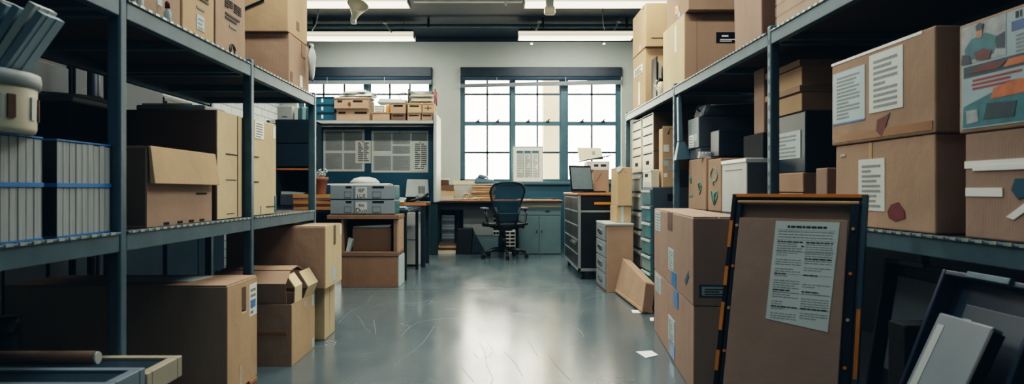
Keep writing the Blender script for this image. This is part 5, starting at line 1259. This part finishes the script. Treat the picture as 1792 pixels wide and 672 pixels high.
fr(-.001,Wd+.001,Lm-.0005,Lm+.0025,-.011,.021,ORANGE,'orange_edge',.0008,tr); fr(.014,Wd-.014,Lm-.009,Lm-.001,.0195,.0215,ORANGE,'orange_edge',.0005,tr)
for k, (a, b) in enumerate(((.80,.90),(.66,.73),(.50,.60),(.36,.43),(.22,.30),(.08,.15))): fr(.001,.012,Lm*a,Lm*b,.0195,.0225,ORANGE,'orange_stripe',.0005,sl)
for a, b in ((.40,.62),(.05,.2)): fr(Wd-.012,Wd-.001,Lm*a,Lm*b,.0195,.0225,ORANGE,'orange_stripe',.0005,sr)
fr(.016,Wd-.016,.012,Lm-.016,-.008,.0,KRP,'backing_panel')
fr(.022,.036,.012,Lm-.032,.0005,.026,STEELD,'inner_rail'); fr(Wd-.044,Wd-.02,.012,Lm-.032,.0005,.026,STEELD,'inner_rail'); fr(.022,Wd-.02,Lm-.031,Lm-.022,.0005,.028,EDGE,'inner_top_rail')
for k in range(6):
    for x in (.029, Wd-.032): MB().tube([(x,Lm*(.88-.15*k),.026),(x,Lm*(.88-.15*k),.033)], .005, None, 10).build('stud', ORANGE if k%2 else KRL, r)
r2 = leaning('cardboard_sheet', 'brown cardboard sheet with a printed notice, leaning in the orange edged frame', 'board')
bx0, bx1, by1 = .037, Wd-.046, Lm-.085
MB().box(bx0,bx1,.012,by1,.0285,.0365,None,.002).build('board', KRP, r2)
MB().box(bx0+.002,bx1-.002,by1-.0005,by1+.0006,.0287,.0363).build('cut_edge', EDGE, r2)
pp = MB(); px0, px1, py0, py1 = bx0+.118, bx1-.024, by1-.335, by1-.008
pp.hexa([(px0-.006,py0+.012,.0366),(px1-.012,py0-.008,.0366),(px1+.002,py1,.0366),(px0+.0,py1,.0366),(px0-.006,py0+.012,.0376),(px1-.012,py0-.008,.0376),(px1+.002,py1,.0376),(px0,py1,.0376)])
pap = pp.build('paper_notice', PAPER, r2)
mb = MB(); H_ = py1-py0; Wp = px1-px0
def row(v, x0, x1, h, m, word=True):
    y = py1-H_*v; x = px0+Wp*x0; e = px0+Wp*x1
    sh = -.005*v
    while x < e-.001:
        l = min(random.uniform(.006,.018) if word else e-x, e-x); mb.box(x+sh,x+l+sh,y-h,y,.0375,.0380,m); x += l+.0022
row(.045,.20,.82,.007,INK)
for k in range(3): row(.10+.028*k,.06,.94,.0026,INKG)
for k in range(34):
    v = .20+.0225*k
    for a,b in ((.06,.47),(.52,.94)):
        if random.random() < .84: row(v, a, b if random.random()<.7 else a+(b-a)*random.uniform(.4,.9), .0024 if k%7 else .004, INKG if k%7 else INK)
for v in (.085,.185,.30,.52,.70,.84): row(v,.04,.96,.0007,INKG,False)
row(.24,.45,.49,.004,INK)
mb.build('print', None, pap)
# ================================================================== under the right middle shelf, near bottom right
NAVYT = mat('navy_tray', (30,52,70), .4, 0, .12, 6)
def aisle_lean(name, label, cat, top, lam, grp=None):
    "an upright sheet facing the aisle, its top leaning back to the right; top = its far upper corner; returns root, height along the slope"
    l = math.radians(lam); V_ = Vector((math.sin(l),0,math.cos(l))); U_ = Vector((0,-1,0)); N2 = U_.cross(V_)
    Ls = top[2]/math.cos(l); O2 = Vector(top)-V_*Ls; O2.z = .0
    r = thing(name, label, cat, (0,0,0), 0, grp)
    r.matrix_world = Matrix(((U_.x,V_.x,N2.x,O2.x),(U_.y,V_.y,N2.y,O2.y),(U_.z,V_.z,N2.z,O2.z),(0,0,0,1)))
    return r, Ls
def tray3(label, top, lam, w, pan, mf):
    r, h = aisle_lean('plastic_tray', label, 'tray', top, lam, 'dark trays leaning under the right shelf')
    b = .014; y0 = .03
    mb = MB(); mb.box(0,w,y0,h,-.05,-.044); mb.box(0,b,y0,h,-.044,0,None,.003).box(w-b,w,y0,h,-.044,0,None,.003).box(b,w-b,y0,y0+b,-.044,0,None,.003).box(b,w-b,h-b,h,-.044,0,None,.003); mb.build('tray_shell', mf, r)
    ip = MB().box(w*pan[0],w*pan[1],h*pan[2],h*pan[3],-.0435,-.03,None,.002).build('insert_panel', GREYD, r)
    if lam > 15: MB().box(w*(pan[0]+.04),w*(pan[0]+.12),h*pan[2],h*(pan[3]-.05),-.0295,-.026,None,.001).build('side_rail', GREYL, ip)
    MB().box(w*.3,w*.72,h-.012,h+.004,-.004,.008,None,.002).build('latch', STEEL, r)
    return r
tray3('dark open tray leaning at the back beside the black edged frame, under the right shelf', (1.395,2.47,.655), 9, .33, (.14,.86,.42,.92), STEELD)
tray3('navy open tray with a grey slab leaning on it, nearest under the right shelf', (1.195,1.84,.688), 21, .35, (.26,.92,.40,.90), NAVYT)
r, h = aisle_lean('plastic_slab', 'flat grey plastic slab leaning on the navy tray under the right shelf', 'slab', (1.122,1.74,.59), 25)
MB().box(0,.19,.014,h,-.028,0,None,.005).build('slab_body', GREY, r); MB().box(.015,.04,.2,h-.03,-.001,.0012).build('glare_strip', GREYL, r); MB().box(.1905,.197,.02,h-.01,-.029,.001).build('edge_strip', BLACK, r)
o = carton('black low box on the floor behind the navy tray, under the right shelf', (1.20,1.50), (2.02,2.11), (0,.50), KRB, None)
# papers on the floor
for k,(pts,lab) in enumerate((([(1113,616),(1140,614),(1152,622),(1130,627)],'white paper scrap on the floor at the foot of the long cartons'),([(1105,543),(1142,544),(1143,548),(1107,548)],'white paper strip on the floor under the leaning carton'),([(1137,557),(1144,556),(1144,562),(1138,562)],'tiny white paper scrap on the floor between the strip and the long cartons'))):
    P = [Vector((X(x,1080/(y-332)), 1080/(y-332), .0012)) for x,y in pts]; c = sum(P, Vector())/4
    o = MB().poly([p-c for p in P][::-1], None, (0,0,.0015)).build('paper_scrap', PAPERW, None, (c.x,c.y,.0012)); tag(o, lab, 'paper', 'paper scraps on the floor')
random.seed(3); mb = MB()
for k in range(16):
    a, b = -.985+random.uniform(-.03,.05), 4.02+random.uniform(-.05,.06); q = random.uniform(.002,.006)
    mb.hexa([(a-q,b-q,.0005),(a+q,b-q*.6,.0005),(a+q,b+q,.0005),(a-q*.4,b+q,.0005),(a-q*.5,b-q*.5,q*.8),(a+q*.5,b-q*.5,q),(a+q*.4,b+q*.4,q*.7),(a-q*.3,b+q*.5,q)])
tag(mb.build('foam_crumbs', PAPERB), 'scattered pale foam crumbs on the floor by the tall light box', 'crumbs', None, 'stuff')
# ================================================================== light, world, camera
w = bpy.data.worlds.new('sky'); bpy.context.scene.world = w; w.use_nodes = True
nt = w.node_tree; bg = nt.nodes['Background']; bg.inputs['Color'].default_value = (1.0, .94, .80, 1); bg.inputs['Strength'].default_value = 10.0
def area(name, loc, rot, sx, sy, power, rgb, portal=False):
    l = bpy.data.lights.new(name, 'AREA'); l.shape = 'RECTANGLE'; l.size = sx; l.size_y = sy; l.energy = power; l.color = rgb
    if portal: l.cycles.is_portal = True
    o = bpy.data.objects.new(name, l); C.objects.link(o); o.location = loc; o.rotation_euler = rot; return o
for a, b in ((W1[0],W1[1]),(W2[0],W2[1])):
    area('window_portal', ((a+b)/2, D+.28, (W2[2]+W2[3])/2), (-PI/2,0,0), b-a, W2[3]-W2[2], 1, (1,1,1), True)
WARM = (1,.93,.80); COOL = (.72,.90,1.0)
for x in (-1.75, 1.0):
    area('strip_lamp', (x, 7.6, Z(14,7.6)-.02), (0,0,0), 1.4, .24, 34, WARM); area('strip_lamp', (x, 9.2, Z(68,9.2)-.03), (math.radians(42),0,0), 1.4, .16, 15, (1,.97,.90))
# unseen lamps added over the aisle to light the box sides
for x in (-.75, .75):
    area('aisle_fill', (x, 5.6, 3.05), (0,0,0), 1.0, .3, 36, (1,.95,.86))
    area('aisle_fill', (x, 3.4, 3.05), (0,0,0), 1.0, .3, 31, (1,.96,.90))
    area('aisle_fill', (x, 1.5, 3.05), (0,0,0), 1.0, .3, 7, (.80,.93,1.0))
area('rear_fill', (0, -2.6, 2.6), (math.radians(62),0,0), 3.0, 1.2, 6, (.55,.82,1.0))  # unseen panel added as weak cool fill on front faces
cam = bpy.data.cameras.new('camera'); co = bpy.data.objects.new('camera', cam); C.objects.link(co)
co.location = (0,0,EYE); co.rotation_euler = (PI/2,0,0)
cam.sensor_width = 36; cam.lens = 36*1200/1792; cam.shift_x = 26/1792; cam.shift_y = -4/1792; cam.clip_start = .05
cam.dof.use_dof = True; cam.dof.focus_distance = 6.0; cam.dof.aperture_fstop = 5.0
sc = bpy.context.scene; sc.camera = co
sc.view_settings.view_transform = 'Filmic'; sc.view_settings.look = 'High Contrast'; sc.view_settings.exposure = .12
sc.view_settings.use_curve_mapping = True
cm = sc.view_settings.curve_mapping
for i, (lo, hi) in enumerate(((.0006,1.0),(.0038,.985),(.0066,.935))):
    c = cm.curves[i]; c.points[0].location = (0, lo); c.points[1].location = (1, hi)
cm.update()
